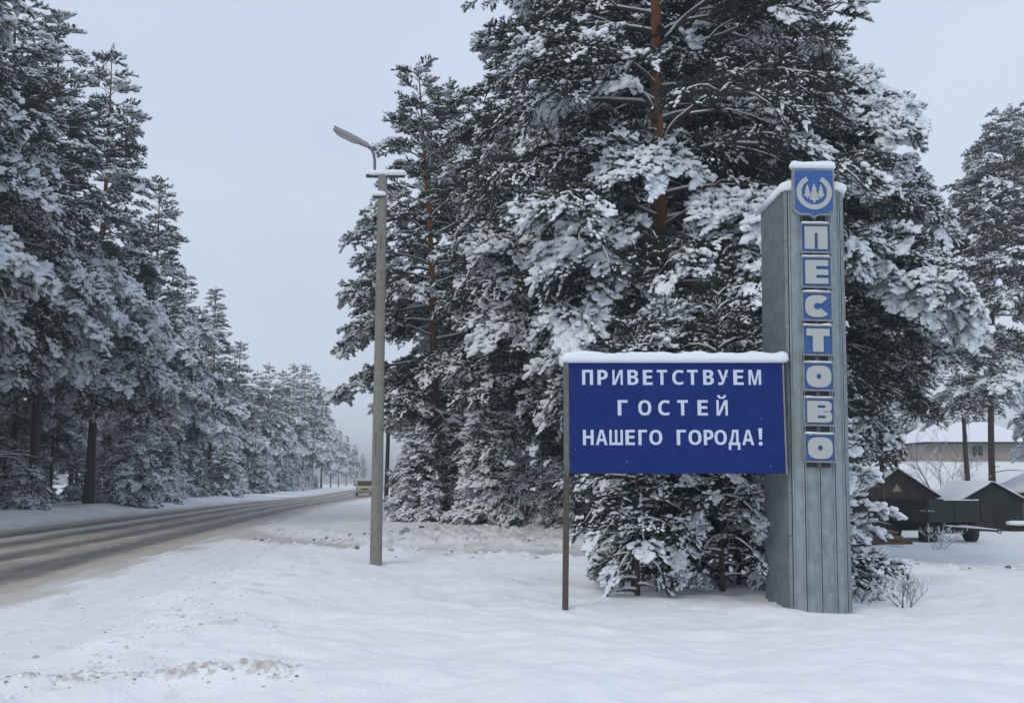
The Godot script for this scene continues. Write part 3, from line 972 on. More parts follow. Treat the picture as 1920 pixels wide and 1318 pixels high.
func make_lamp_post() -> void:
	var t := thing("street_lamp", "tall concrete lamp post with an upswept lamp arm and snowy crossbar", "street lamp", Vector3(-2.735, height(-2.735, -20.15) - 0.02, -20.15))
	var b := Mb.new()
	var n := 9
	var prof := func(w: float, d: float) -> PackedVector2Array:
		var c := 0.03
		return PackedVector2Array([Vector2(-w + c, -d), Vector2(w - c, -d), Vector2(w, -d + c), Vector2(w, d - c), Vector2(w - c, d), Vector2(-w + c, d), Vector2(-w, d - c), Vector2(-w, -d + c)])
	var ys := []
	for i in 28: ys.append(-0.3 + 8.36 * i / 27.0)
	var first := b.v.size()
	for y in ys:
		var w := lerpf(0.112, 0.088, clampf(y / 8.2, 0, 1))
		var pr: PackedVector2Array = prof.call(w, w * 0.95)
		for k in 8:
			var p := pr[k]
			var q := 0.92 + fn.get_noise_3d(p.x * 60, y * 3.0, p.y * 60) * 0.18
			b.vert(Vector3(p.x, y, p.y), Vector3(p.x, 0, p.y).normalized(), Color(0.34 * q, 0.325 * q, 0.285 * q))
	for j in ys.size() - 1:
		for k in 8:
			var p0 := first + j * 8 + k
			var p1 := first + j * 8 + (k + 1) % 8
			b.face(p0, p1, p1 + 8); b.face(p0, p1 + 8, p0 + 8)
	part("pole", b.mesh(M.concrete), t)
	b = Mb.new()
	for s in [[0.0, 6.62, 0.34, 0.030], [0.02, 5.9, 0.22, 0.018], [-0.03, 2.4, 0.5, 0.02]]:
		b = Mb.new()
		b.bbox(Vector3(s[0], s[1], lerpf(0.112, 0.088, s[1] / 8.2) * 0.95), Vector3(s[3], s[2], 0.006), 0.0, Color(0.16, 0.12, 0.06))
		part("rust_stain", b.mesh(M.rusty), t)
	b = Mb.new()
	b.bbox(Vector3(0.06, 8.06, 0.0), Vector3(0.82, 0.06, 0.10), 0.01, Color(0.06, 0.06, 0.06))
	part("crossbar", b.mesh(M.dark_metal), t)
	b = Mb.new()
	roll(b, Vector3(0.10, 8.105, 0.0), 0.82, 0.10, 0.115, 0.55)
	part("snow_cap", b.mesh(M.snow), t)
	b = Mb.new()
	var a := PackedVector3Array([Vector3(-0.17, 8.05, 0), Vector3(-0.175, 8.40, 0), Vector3(-0.20, 8.55, 0), Vector3(-0.25, 8.65, 0), Vector3(-0.33, 8.72, 0)])
	b.tube(a, PackedFloat32Array([0.03, 0.03, 0.03, 0.03, 0.03]), 10, Color(0.15, 0.16, 0.17))
	part("arm", b.mesh(M.dark_metal), t)
	# lamp head: narrow neck, broad flat shade
	b = Mb.new()
	var sec := [[0.0, 0.040, 0.042], [0.06, 0.07, 0.070], [0.30, 0.10, 0.085], [0.55, 0.125, 0.092], [0.76, 0.13, 0.085], [0.83, 0.10, 0.05]]
	var ax := Vector3(-0.895, 0.446, 0)
	var up := Vector3(0.446, 0.895, 0)
	var f0 := b.v.size()
	for s in sec:
		for k in 14:
			var an := TAU * k / 14
			var d: Vector3 = up * sin(an) * (s[2] if sin(an) > 0 else s[2] * 0.6) + Vector3(0, 0, cos(an)) * s[1]
			b.vert(Vector3(-0.30, 8.70, 0) + ax * s[0] + d, (up * sin(an) + Vector3(0, 0, cos(an))).normalized(), Color(0.26, 0.26, 0.25))
	for j in sec.size() - 1:
		for k in 14:
			var p0 := f0 + j * 14 + k
			var p1 := f0 + j * 14 + (k + 1) % 14
			b.face(p0, p1, p1 + 14); b.face(p0, p1 + 14, p0 + 14)
	var ce := b.vert(Vector3(-0.30, 8.70, 0) + ax * 0.87, ax, Color(0.12, 0.10, 0.07))
	for k in 14:
		b.face(ce, f0 + 5 * 14 + k, f0 + 5 * 14 + (k + 1) % 14)
	var hd := part("lamp_head", b.mesh(M.lamp_shell), t)
	b = Mb.new()
	b.lump(Vector3(-0.30, 8.70, 0) + ax * 0.52 - up * 0.045, Vector3(0.26, 0.03, 0.085), 0.6, 20, 8, fn, 0.0, 1.0, Color(0.42, 0.43, 0.42), Basis(-ax, up, Vector3(0, 0, 1)))
	part("lamp_glass", b.mesh(M.lamp_glass), hd)
	b = Mb.new()
	b.bbox(Vector3(-0.30, 8.70, 0) + ax * 0.72 + up * 0.066, Vector3(0.3, 0.012, 0.12), 0.004, Color(0.22, 0.15, 0.06), Basis(-ax, up, Vector3(0, 0, 1)))
	part("rust_patch", b.mesh(M.rusty), hd)
	b = Mb.new()
	b.bbox(Vector3(-0.05, 7.60, 0.06), Vector3(0.26, 0.05, 0.12), 0.01, Color(0.08, 0.08, 0.08))
	part("bracket", b.mesh(M.dark_metal), t)
	b = Mb.new()
	roll(b, Vector3(-0.05, 7.63, 0.07), 0.30, 0.08, 0.09, 0.5)
	part("bracket_snow", b.mesh(M.snow), t)
	# second post, far down the road
	var t2 := thing("dark_street_post", "thin dark street post farther down the road, behind the concrete lamp post", "post", Vector3(-7.29, height(-7.29, -58.0) - 0.1, -58.0))
	b = Mb.new()
	b.tube(PackedVector3Array([Vector3(-0.06, -0.2, 0), Vector3(0, 3.5, 0), Vector3(0.03, 6.95, 0)]), PackedFloat32Array([0.13, 0.115, 0.10]), 10, Color(0.055, 0.055, 0.06))
	part("pole", b.mesh(M.dark_metal), t2)
	b = Mb.new()
	b.bbox(Vector3(0.03, 6.8, 0), Vector3(0.7, 0.08, 0.1), 0.01, Color(0.05, 0.05, 0.055))
	part("crossbar", b.mesh(M.dark_metal), t2)
	b = Mb.new()
	roll(b, Vector3(0.03, 6.86, 0), 0.72, 0.10, 0.11, 0.3)
	part("snow_cap", b.mesh(M.snow), t2)
	var t3 := thing("yellow_road_sign", "small yellow sign plate on a thin post beside the dark street post", "road sign", on_ground(-7.55, -63.0))
	b = Mb.new()
	b.tube(PackedVector3Array([Vector3(0, -0.2, 0), Vector3(0, 1.9, 0)]), PackedFloat32Array([0.03, 0.03]), 8, Color(0.12, 0.12, 0.12))
	part("post", b.mesh(M.dark_metal), t3)
	b = Mb.new()
	b.bbox(Vector3(0.03, 1.72, 0.05), Vector3(0.40, 0.36, 0.02), 0.004, Color(0.40, 0.32, 0.04))
	part("plate", b.mesh(M.sign_paint), t3)

func wheel(r: float, w: float, parent: Node, at: Vector3, called := "wheel") -> void:
	var b := Mb.new()
	var prof := [[0.62, -0.42], [0.92, -0.5], [1.0, -0.36], [1.0, 0.36], [0.92, 0.5], [0.62, 0.42]]
	var f := b.v.size()
	for p in prof:
		for k in 28:
			var a := TAU * k / 28
			var rr: float = p[0] * r * (1.0 + (0.02 if k % 2 and p[0] > 0.95 else 0.0))
			b.vert(Vector3(p[1] * w, sin(a) * rr, cos(a) * rr), Vector3(signf(p[1]) * (0.8 if absf(p[1]) > 0.4 else 0.1), sin(a), cos(a)).normalized(), Color(0.022, 0.022, 0.024))
	for j in prof.size() - 1:
		for k in 28:
			var p0 := f + j * 28 + k
			var p1 := f + j * 28 + (k + 1) % 28
			b.face(p0, p1, p1 + 28); b.face(p0, p1 + 28, p0 + 28)
	var o := part(called, b.mesh(M.rubber), parent)
	o.position = at
	b = Mb.new()
	b.tube(PackedVector3Array([Vector3(-w * 0.38, 0, 0), Vector3(w * 0.38, 0, 0)]), PackedFloat32Array([r * 0.63, r * 0.63]), 20, Color(0.07, 0.065, 0.06))
	b.tube(PackedVector3Array([Vector3(-w * 0.5, 0, 0), Vector3(w * 0.5, 0, 0)]), PackedFloat32Array([r * 0.2, r * 0.2]), 12, Color(0.05, 0.05, 0.05))
	part("rim", b.mesh(M.rusty), o)

func make_van() -> void:
	var w := road_at(7.15, 118.0)
	var t := thing("delivery_van", "small cream coloured van far down the snowy road", "van", Vector3(-17.55, base_height(-17.55, -118.0) + 0.03, -118.0), deg_to_rad(10))
	var cream := Color(0.46, 0.40, 0.26)
	var b := Mb.new()
	# body as a side outline carried across the width; z is forward
	var side_o := PackedVector2Array([Vector2(-2.2, 0.38), Vector2(2.15, 0.38), Vector2(2.25, 0.55), Vector2(2.22, 0.95), Vector2(1.55, 1.12), Vector2(1.05, 1.82), Vector2(0.8, 1.93), Vector2(-2.0, 1.95), Vector2(-2.2, 1.8)])
	b.extrude(side_o, -0.95, 0.95, cream, Basis(Vector3.BACK, Vector3.UP, Vector3.LEFT))
	var body := part("body", b.mesh(M.car_paint), t)
	var slope := Basis(Vector3.RIGHT, deg_to_rad(-35))
	b = Mb.new()
	b.bbox(Vector3(0, 1.49, 1.335), Vector3(1.62, 0.66, 0.03), 0.01, Color(0.03, 0.033, 0.036), Basis(Vector3.RIGHT, deg_to_rad(-35.5)))
	part("windscreen", b.mesh(M.glass), t)
	for s in [-1, 1]:
		b = Mb.new()
		b.bbox(Vector3(s * 0.955, 1.5, 0.45), Vector3(0.02, 0.45, 0.9), 0.006, Color(0.03, 0.033, 0.036))
		part("side_window", b.mesh(M.glass), t)
		b = Mb.new()
		b.bbox(Vector3(s * 0.68, 0.80, 2.235), Vector3(0.34, 0.18, 0.05), 0.02, Color(0.55, 0.55, 0.52))
		part("headlight", b.mesh(M.lamp_glass), t)
		for z in [-1.45, 1.45]: wheel(0.34, 0.2, t, Vector3(s * 0.85, 0.32, z))
		b = Mb.new()
		b.bbox(Vector3(s * 1.06, 1.28, 1.1), Vector3(0.16, 0.2, 0.08), 0.02, Color(0.05, 0.05, 0.05))
		part("mirror", b.mesh(M.rubber), t)
	b = Mb.new()
	b.bbox(Vector3(0, 0.80, 2.245), Vector3(0.9, 0.14, 0.03), 0.01, Color(0.05, 0.05, 0.05))
	part("grille", b.mesh(M.rubber), t)
	b = Mb.new()
	b.bbox(Vector3(0, 0.50, 2.27), Vector3(1.86, 0.22, 0.14), 0.04, Color(0.25, 0.22, 0.16))
	part("bumper", b.mesh(M.rubber), t)
	b = Mb.new()
	roll(b, Vector3(0, 1.965, -0.6), 1.8, 0.06, 1.3, 0.2)
	part("roof_snow", b.mesh(M.snow), t)

func make_trailer() -> void:
	var g := on_ground(19.35, -43.6, 0.02)
	var t := thing("farm_trailer", "dark green farm trailer with a drawbar parked in the yard", "trailer", g, deg_to_rad(9))
	var green := [Color(0.010, 0.050, 0.030), Color(0.016, 0.030, 0.026)]
	for r in 2:
		for c in 2:
			var b := Mb.new()
			b.bbox(Vector3(-0.62 + 1.24 * c, 1.17 + 0.46 * r, 0.0), Vector3(1.19, 0.44, 0.04), 0.008, green[c] * (1.0 if r else 1.15))
			for k in 2: b.bbox(Vector3(-0.62 + 1.24 * c, 1.08 + 0.46 * r + 0.17 * k, 0.028), Vector3(1.13, 0.03, 0.025), 0.006, green[c])
			part("front_board", b.mesh(M.old_paint), t)
	for s in [-1, 1]:
		for r in 2:
			var b := Mb.new()
			b.bbox(Vector3(s * 1.24, 1.17 + 0.46 * r, -1.95), Vector3(0.04, 0.44, 3.85), 0.008, Color(0.016, 0.03, 0.026))
			part("side_board", b.mesh(M.old_paint), t)
		for z in [0.0, -3.9]:
			var b := Mb.new()
			b.bbox(Vector3(s * 1.29, 1.40, z), Vector3(0.07, 1.0, 0.08), 0.01, Color(0.02, 0.02, 0.02))
			part("corner_post", b.mesh(M.rusty), t)
	var b := Mb.new()
	b.bbox(Vector3(0, 1.40, 0.035), Vector3(0.06, 0.92, 0.05), 0.01, Color(0.02, 0.022, 0.02))
	part("centre_post", b.mesh(M.rusty), t)
	b = Mb.new()
	b.bbox(Vector3(0, 0.93, -1.95), Vector3(2.5, 0.08, 3.95), 0.01, Color(0.035, 0.03, 0.025))
	for s in [-1, 1]: b.bbox(Vector3(s * 0.55, 0.80, -1.95), Vector3(0.09, 0.16, 3.9), 0.01, Color(0.03, 0.026, 0.022))
	part("chassis", b.mesh(M.rusty), t)
	for z in [-0.45, -3.3]:
		b = Mb.new()
		b.tube(PackedVector3Array([Vector3(-1.0, 0.46, z), Vector3(1.0, 0.46, z)]), PackedFloat32Array([0.06, 0.06]), 10, Color(0.03, 0.026, 0.024))
		b.bbox(Vector3(0, 0.62, z), Vector3(1.2, 0.2, 0.14), 0.02, Color(0.03, 0.026, 0.024))
		part("axle", b.mesh(M.rusty), t)
		for s in [-1, 1]: wheel(0.47, 0.30, t, Vector3(s * 1.0, 0.46, z))
	b = Mb.new()
	for s in [-0.45, 0.35]:
		b.tube(PackedVector3Array([Vector3(s, 0.72, -0.2), Vector3(0.85, 0.60, 1.7)]), PackedFloat32Array([0.045, 0.045]), 8, Color(0.05, 0.045, 0.04))
	var ring := PackedVector3Array()
	var rr := PackedFloat32Array()
	for i in 13:
		ring.append(Vector3(0.88 + cos(TAU * i / 12) * 0.09, 0.60 + sin(TAU * i / 12) * 0.09, 1.74))
		rr.append(0.025)
	b.tube(ring, rr, 8, Color(0.10, 0.10, 0.10))
	part("drawbar", b.mesh(M.rusty), t)
	b = Mb.new()
	for s in [-0.45, 0.35]:
		b.tube(PackedVector3Array([Vector3(s, 0.765, -0.2), Vector3(0.85, 0.645, 1.65)]), PackedFloat32Array([0.045, 0.04]), 7, SNOW)
	part("drawbar_snow", b.mesh(M.snow), t)
	b = Mb.new()
	roll(b, Vector3(0.35, 1.86, 0.0), 1.7, 0.03, 0.05, 0.6)
	part("board_snow", b.mesh(M.snow), t)
	# dark bin left of it
	var c := thing("rusty_bin", "dark upright bin with a lump of snow on top, left of the farm trailer", "bin", on_ground(18.55, -44.6, 0.02), deg_to_rad(12))
	b = Mb.new()
	b.bbox(Vector3(0, 0.62, 0), Vector3(0.60, 1.25, 0.6), 0.03, Color(0.022, 0.021, 0.022))
	part("body", b.mesh(M.rusty), c)
	b = Mb.new()
	b.bbox(Vector3(0, 1.26, 0), Vector3(0.66, 0.05, 0.66), 0.015, Color(0.025, 0.024, 0.024))
	part("lid", b.mesh(M.rusty), c)
	b = Mb.new()
	b.lump(Vector3(0.02, 1.32, 0), Vector3(0.30, 0.10, 0.30), 0.7, 18, 8, fn, 0.06, 30.0, SNOW)
	part("snow_cap", b.mesh(M.snow), c)

# gabled shed of upright boards; front gable faces +z
func shed(called: String, label: String, cat: String, at: Vector3, turn: float, hw: float, depth: float, eave: float, apex: float, wood: Color, over: float, snow: float) -> Node3D:
	var t := thing(called, label, cat, at, turn, "")
	var r := RandomNumberGenerator.new()
	r.seed = int(at.x * 10)
	var b := Mb.new()
	var bw := 0.16
	var n := int(2 * hw / bw)
	for i in n:
		var x0 := -hw + 2 * hw * i / n
		var x1 := -hw + 2 * hw * (i + 1) / n - 0.012
		var y0 := eave + (apex - eave) * (1.0 - absf(x0) / hw) - 0.03
		var y1 := eave + (apex - eave) * (1.0 - absf(x1) / hw) - 0.03
		b.extrude(PackedVector2Array([Vector2(x0, -0.2), Vector2(x1, -0.2), Vector2(x1, y1), Vector2(x0, y0)]), -0.03, r.randf_range(-.004, .008), wood * r.randf_range(0.75, 1.2))
	b.bbox(Vector3(0, eave, 0.02), Vector3(2 * hw, 0.12, 0.03), 0.005, wood * 0.8)
	part("gable_wall", b.mesh(M.wood), t)
	b = Mb.new()
	for s in [-1, 1]:
		var m := int(depth / bw)
		for i in m:
			b.bbox(Vector3(s * hw, eave / 2 - 0.1, -0.05 - depth * (i + 0.5) / m), Vector3(0.03 + r.randf() * 0.01, eave + 0.15, depth / m - 0.012), 0.0, wood * r.randf_range(0.7, 1.15))
	b.bbox(Vector3(0, eave / 2, -depth), Vector3(2 * hw - 0.05, eave + 0.1, 0.03), 0.0, wood * 0.8)
	part("side_wall", b.mesh(M.wood), t)
	var rise := apex - eave
	var roof := Mb.new()
	var sn := Mb.new()
	for s in [-1, 1]:
		var d := Vector2(s * hw, -rise).normalized()
		var ln := Vector2(hw, rise).length() + over
		var nn := Vector2(-d.y * s, d.x * s)
		var c := Vector2(0, apex) + d * ln / 2
		var bs := Basis(Vector3(d.x, d.y, 0) * s, Vector3(nn.x, nn.y, 0), Vector3(0, 0, 1))
		roof.bbox(Vector3(c.x, c.y, -depth / 2 + 0.05) + bs.y * 0.03, Vector3(ln, 0.05, depth + 0.6), 0.01, wood * 0.5, bs)
		sn.lump(Vector3(c.x, c.y, -depth / 2 + 0.05) + bs.y * (0.055 + snow * 0.45), Vector3(ln / 2 + 0.03, snow * 0.5, depth / 2 + 0.30), 0.18, 40, 12, fn, 0.03, 14.0, SNOW, bs)
	part("roof", roof.mesh(M.wood), t)
	part("roof_snow", sn.mesh(M.snow), t)
	return t

func board_door(t: Node3D, at: Vector3, w: float, h: float, col: Color) -> void:
	var b := Mb.new()
	for i in 6: b.bbox(at + Vector3(-w / 2 + w * (i + 0.5) / 6, h / 2, 0), Vector3(w / 6 - 0.01, h, 0.03), 0.004, col * (0.85 + 0.06 * (i % 3)))
	for y in [0.2, 0.8]: b.bbox(at + Vector3(0, h * y, 0.025), Vector3(w, 0.1, 0.02), 0.004, col * 1.1)
	var d := part("door", b.mesh(M.wood), t)
	b = Mb.new()
	b.bbox(at + Vector3(w * 0.4, h * 0.5, 0.05), Vector3(0.03, 0.14, 0.03), 0.005, Color(0.05, 0.05, 0.05))
	part("handle", b.mesh(M.dark_metal), d)

func make_yard() -> void:
	var g := on_ground(22.35, -57.6, 0.0)
	var s1 := shed("wooden_shed", "brown board shed with a pale triangle sign on its gable and a dark door", "shed", g, deg_to_rad(-4), 2.35, 4.5, 1.75, 3.35, Color(0.085, 0.068, 0.052), 0.30, 0.07)
	board_door(s1, Vector3(0.20, 0.0, 0.03), 1.05, 1.5, Color(0.018, 0.016, 0.018))
	var b := Mb.new()
	b.extrude(PackedVector2Array([Vector2(-0.30, 0), Vector2(0.30, 0), Vector2(0, 0.50)]), 0.0, 0.02, Color(0.40, 0.22, 0.16), Basis.IDENTITY, Vector3(-0.05, 2.1, 0.03))
	var sg := part("triangle_sign", b.mesh(M.sign_paint), s1)
	b = Mb.new()
	b.extrude(PackedVector2Array([Vector2(-0.20, 0.055), Vector2(0.20, 0.055), Vector2(0, 0.39)]), 0.0, 0.024, Color(0.50, 0.42, 0.38), Basis.IDENTITY, Vector3(-0.05, 2.1, 0.03))
	part("face", b.mesh(M.sign_paint), sg)
	g = on_ground(26.3, -54.6, 0.0)
	var s2 := shed("dark_shed", "dark low shed with a snowy gable roof right behind the trailer", "shed", g, deg_to_rad(0), 1.75, 4.2, 1.65, 2.62, Color(0.042, 0.041, 0.045), 0.28, 0.10)
	board_door(s2, Vector3(0.65, 0.0, 0.03), 1.3, 1.4, Color(0.02, 0.021, 0.026))
	b = Mb.new()
	b.bbox(Vector3(1.70, 0.8, 0.05), Vector3(0.14, 1.6, 0.06), 0.01, Color(0.14, 0.125, 0.085))
	part("corner_board", b.mesh(M.wood), s2)
	g = on_ground(24.4, -58.5, 0.0)
	var s3 := thing("lean_to", "low dark lean-to with a flat snowy top between the two sheds", "lean-to", g)
	b = Mb.new()
	for i in 12: b.bbox(Vector3(-1.1 + 0.2 * i, 0.85, 0), Vector3(0.185, 1.8, 0.04), 0.004, Color(0.055, 0.045, 0.04) * (0.8 + 0.1 * (i % 4)))
	part("board_wall", b.mesh(M.wood), s3)
	b = Mb.new()
	b.bbox(Vector3(0, 1.78, -0.9), Vector3(2.5, 0.06, 2.0), 0.01, Color(0.03, 0.03, 0.03))
	part("roof", b.mesh(M.wood), s3)
	b = Mb.new()
	b.lump(Vector3(0, 1.87, -0.9), Vector3(1.28, 0.10, 1.05), 0.2, 32, 8, fn, 0.03, 14.0, SNOW)
	part("roof_snow", b.mesh(M.snow), s3)
	g = on_ground(33.7, -61.0, 0.0)
	shed("edge_shed", "grey shed at the right edge with thick snow on its roof", "shed", g, deg_to_rad(0), 2.1, 4.0, 2.0, 2.95, Color(0.05, 0.05, 0.055), 0.3, 0.22)
	# snow covered planks
	var st := thing("plank_stack", "flat stack of planks under snow right of the dark shed", "plank stack", on_ground(26.9, -52.2, 0.0), deg_to_rad(5))
	for i in 4:
		b = Mb.new()
		b.bbox(Vector3(0, 0.08 + 0.075 * i, 0.05 * (i % 2)), Vector3(2.0 - 0.1 * i, 0.06, 0.7), 0.006, Color(0.035, 0.033, 0.035))
		part("plank", b.mesh(M.wood), st)
	b = Mb.new()
	b.lump(Vector3(0, 0.45, 0.02), Vector3(1.0, 0.12, 0.42), 0.4, 32, 10, fn, 0.05, 14.0, SNOW)
	part("snow_cap", b.mesh(M.snow), st)
	# logs
	var lg := thing("log_pile", "pile of pale brown logs lying in the snow left of the trailer", "log pile", on_ground(15.1, -41.5, 0.0), deg_to_rad(-14))
	var r := RandomNumberGenerator.new()
	r.seed = 9
	for i in 11:
		b = Mb.new()
		var row := 0 if i < 5 else (1 if i < 9 else 2)
		var z: float = (i - [0, 5, 9][row]) * 0.24 - 0.5 + row * 0.12
		var y := 0.10 + row * 0.19
		var x := r.randf_range(-.35, .35)
		var L := r.randf_range(1.5, 2.2)
		var rad := r.randf_range(0.09, 0.125)
		b.tube(PackedVector3Array([Vector3(x - L / 2, y + r.randf_range(-.05, .05), z), Vector3(x, y + 0.02, z), Vector3(x + L / 2, y + r.randf_range(-.05, .05), z + r.randf_range(-.1, .1))]), PackedFloat32Array([rad, rad, rad * 0.9]), 10, Color(0.20, 0.135, 0.085) * r.randf_range(0.7, 1.25))
		part("log", b.mesh(M.bark), lg)
	b = Mb.new()
	b.lump(Vector3(-0.35, 0.60, -0.05), Vector3(0.75, 0.07, 0.30), 0.6, 26, 8, fn, 0.06, 24.0, SNOW)
	part("snow_cap", b.mesh(M.snow), lg)
	# house on the rise
	var h := thing("house_on_the_rise", "pale house with a broad white snow roof on the rise behind the sheds", "house", on_ground(44.9, -95.0, 0.0))
	var H0 := 3.62 - h.position.y
	b = Mb.new()
	b.bbox(Vector3(0, H0 + 0.9 - 1.0, -4), Vector3(10.2, 3.85, 8.0), 0.02, Color(0.36, 0.32, 0.29))
	part("wall", b.mesh(M.plaster), h)
	for x in [-0.2]:
		b = Mb.new()
		b.bbox(Vector3(x, H0 + 0.98, 0.02), Vector3(1.15, 1.1, 0.06), 0.01, Color(0.30, 0.28, 0.25))
		var wf := part("window", b.mesh(M.plaster), h)
		b = Mb.new()
		b.bbox(Vector3(x - 0.26, H0 + 0.98, 0.045), Vector3(0.44, 0.92, 0.03), 0.004, Color(0.03, 0.035, 0.04))
		b.bbox(Vector3(x + 0.26, H0 + 0.98, 0.045), Vector3(0.44, 0.92, 0.03), 0.004, Color(0.03, 0.035, 0.04))
		part("pane", b.mesh(M.glass), wf)
	b = Mb.new()
	var y0 := H0 + 1.83
	var y1 := H0 + 4.0
	var e := [Vector3(-5.6, y0, 0.7), Vector3(5.6, y0, 0.7), Vector3(5.6, y0, -8.7), Vector3(-5.6, y0, -8.7)]
	var a0 := Vector3(-3.0, y1, -4); var a1 := Vector3(3.0, y1, -4)
	for f in [[e[0], e[1], a1, a0], [e[2], e[3], a0, a1]]:
		b.quad(f[0], f[1], f[2], f[3], (f[1] - f[0]).cross(f[2] - f[0]).normalized() * signf((f[1] - f[0]).cross(f[2] - f[0]).y), Color(0.85, 0.89, 0.94))
	b.flat_tri(e[1], e[2], a1, Color(0.85, 0.89, 0.94), Vector3(1, 1, 0)); b.flat_tri(e[3], e[0], a0, Color(0.85, 0.89, 0.94), Vector3(-1, 1, 0))
	part("roof_snow", b.mesh(M.snow), h)
	b = Mb.new()
	b.bbox(Vector3(0, y0 - 0.09, -4), Vector3(11.1, 0.15, 9.3), 0.02, Color(0.07, 0.06, 0.06))
	part("eaves", b.mesh(M.wood), h)
	b = Mb.new()
	b.bbox(Vector3(-1.8, y1 - 0.3, -4.4), Vector3(0.6, 1.6, 0.6), 0.03, Color(0.16, 0.09, 0.07))
	part("chimney", b.mesh(M.plaster), h)

func bush(called: String, label: String, cat: String, at: Vector3, H: float, stems: int, spread: float, sd: int, col: Color, snow: float, depth := 3, group := "", r0 := 0.02) -> Node3D:
	var t := thing(called, label, cat, at, 0.0, group)
	var r := RandomNumberGenerator.new()
	r.seed = sd
	var b := Mb.new()
	var sb := Mb.new()
	var stack := []
	for i in stems:
		var a := r.randf() * TAU
		var tilt := r.randf_range(0.05, 1.0) * spread
		stack.append([Vector3(cos(a), 0, sin(a)) * 0.05 * stems * 0.3 * r.randf(), Vector3(cos(a) * tilt, 1.0, sin(a) * tilt).normalized(), H * r.randf_range(.6, 1.0), r0 * H * 0.5 + 0.004, depth])
	while not stack.is_empty():
		var w: Array = stack.pop_back()
		var p: Vector3 = w[0]
		var d: Vector3 = w[1]
		var pts := PackedVector3Array([p])
		var rr := PackedFloat32Array([w[3]])
		for k in 4:
			d = (d + Vector3(r.randf_range(-.2, .2), r.randf_range(-.12, .12), r.randf_range(-.2, .2))).normalized()
			p += d * w[2] / 4
			pts.append(p)
			rr.append(lerpf(w[3], w[3] * 0.25, (k + 1) / 4.0))
			if w[4] > 0 and (k > 0 or w[4] < depth):
				for q in (2 if k == 2 else 1):
					var sdv := Vector3(r.randf_range(-1, 1), r.randf_range(0.0, 0.7), r.randf_range(-1, 1)).normalized()
					stack.append([p, (d * 0.6 + sdv * 0.8).normalized(), w[2] * r.randf_range(.3, .5), w[3] * 0.45, w[4] - 1])
		b.tube(pts, rr, 4, col * r.randf_range(.8, 1.2), Color(-1, 0, 0), false)
		if r.randf() < snow:
			var up := PackedVector3Array()
			var ur := PackedFloat32Array()
			for i in pts.size():
				up.append(pts[i] + Vector3(0, rr[i] + 0.004, 0)); ur.append(rr[i] * 0.7 + 0.009)
			sb.tube(up, ur, 4, SNOW, Color(-1, 0, 0), false)
	part("twigs", b.mesh(M.bark), t, "stuff")
	if snow > 0.0: part("snow", sb.mesh(M.snow), t, "stuff")
	return t

func make_clods() -> void:
	var r := RandomNumberGenerator.new()
	r.seed = 4
	var b := Mb.new()
	var lump_at := func(x: float, z: float, s: float, c: Color) -> void:
		var bs := Basis(Vector3.UP, r.randf() * TAU).scaled(Vector3(s * r.randf_range(.8, 1.5), s * r.randf_range(.5, .9), s * r.randf_range(.8, 1.3)))
		b.blob(lib.ico0 if s < 0.02 else lib.ico, Vector3(x, height(x, z) + s * 0.2, z), bs, c)
	for i in 170:   # ploughed ridge, foreground
		var x := r.randf_range(-4.4, -1.7)
		var z := -(8.05 + 0.10 * sin(x * 2.3) + 0.12 * (x + 2.4)) + r.randfn(0, 0.14)
		var s := r.randf_range(0.005, 0.016) * (1.5 if r.randf() < 0.1 else 1.0)
		lump_at.call(x, z, s, Color(0.62, 0.60, 0.58).lerp(Color(0.27, 0.21, 0.16), pow(r.randf(), 1.4)))
	for i in 260:   # crumbs on the shoulder
		var p := r.randf_range(1.4, 5.6)
		var w := road_at(p, r.randf_range(7.5, 26.0))
		lump_at.call(w.x, w.z, r.randf_range(0.005, 0.015), Color(0.76, 0.79, 0.83).lerp(Color(0.30, 0.25, 0.2), pow(r.randf(), 2.0)))
	for i in 260:   # edge of the bank
		var s := r.randf_range(7.5, 19.0)
		var w := road_at(2.4 + fn.get_noise_2d(s * 2.0, 7.0) * 0.9 + r.randfn(0.4, 0.4), s)
		lump_at.call(w.x, w.z, r.randf_range(0.008, 0.028), Color(0.82, 0.86, 0.90).lerp(Color(0.5, 0.45, 0.40), pow(r.randf(), 3.0)))
	for i in 420:   # beside the side track
		var k := r.randi() % 6 + 1
		var q: Vector2 = side[k].lerp(side[k + 1], r.randf())
		var of := r.randfn(0, 1.0)
		var z: float = q.y + signf(of) * (1.3 + absf(of) * 0.9)
		lump_at.call(q.x, z, r.randf_range(0.02, 0.06), Color(0.82, 0.86, 0.90).lerp(Color(0.10, 0.08, 0.07), pow(r.randf(), 3.2)))
	for i in 500:   # churned ground before the trees
		var x := r.randf_range(-4.0, 7.0)
		var z := r.randf_range(-42.0, -26.0)
		lump_at.call(x, z, r.randf_range(0.02, 0.08), Color(0.82, 0.86, 0.90).lerp(Color(0.12, 0.10, 0.09), pow(r.randf(), 3.5)))
	tag(part("snow_crumbs", b.mesh(M.clod), self, "stuff"), "crumbs of snow and sandy dirt thrown up by ploughing", "snow crumbs")

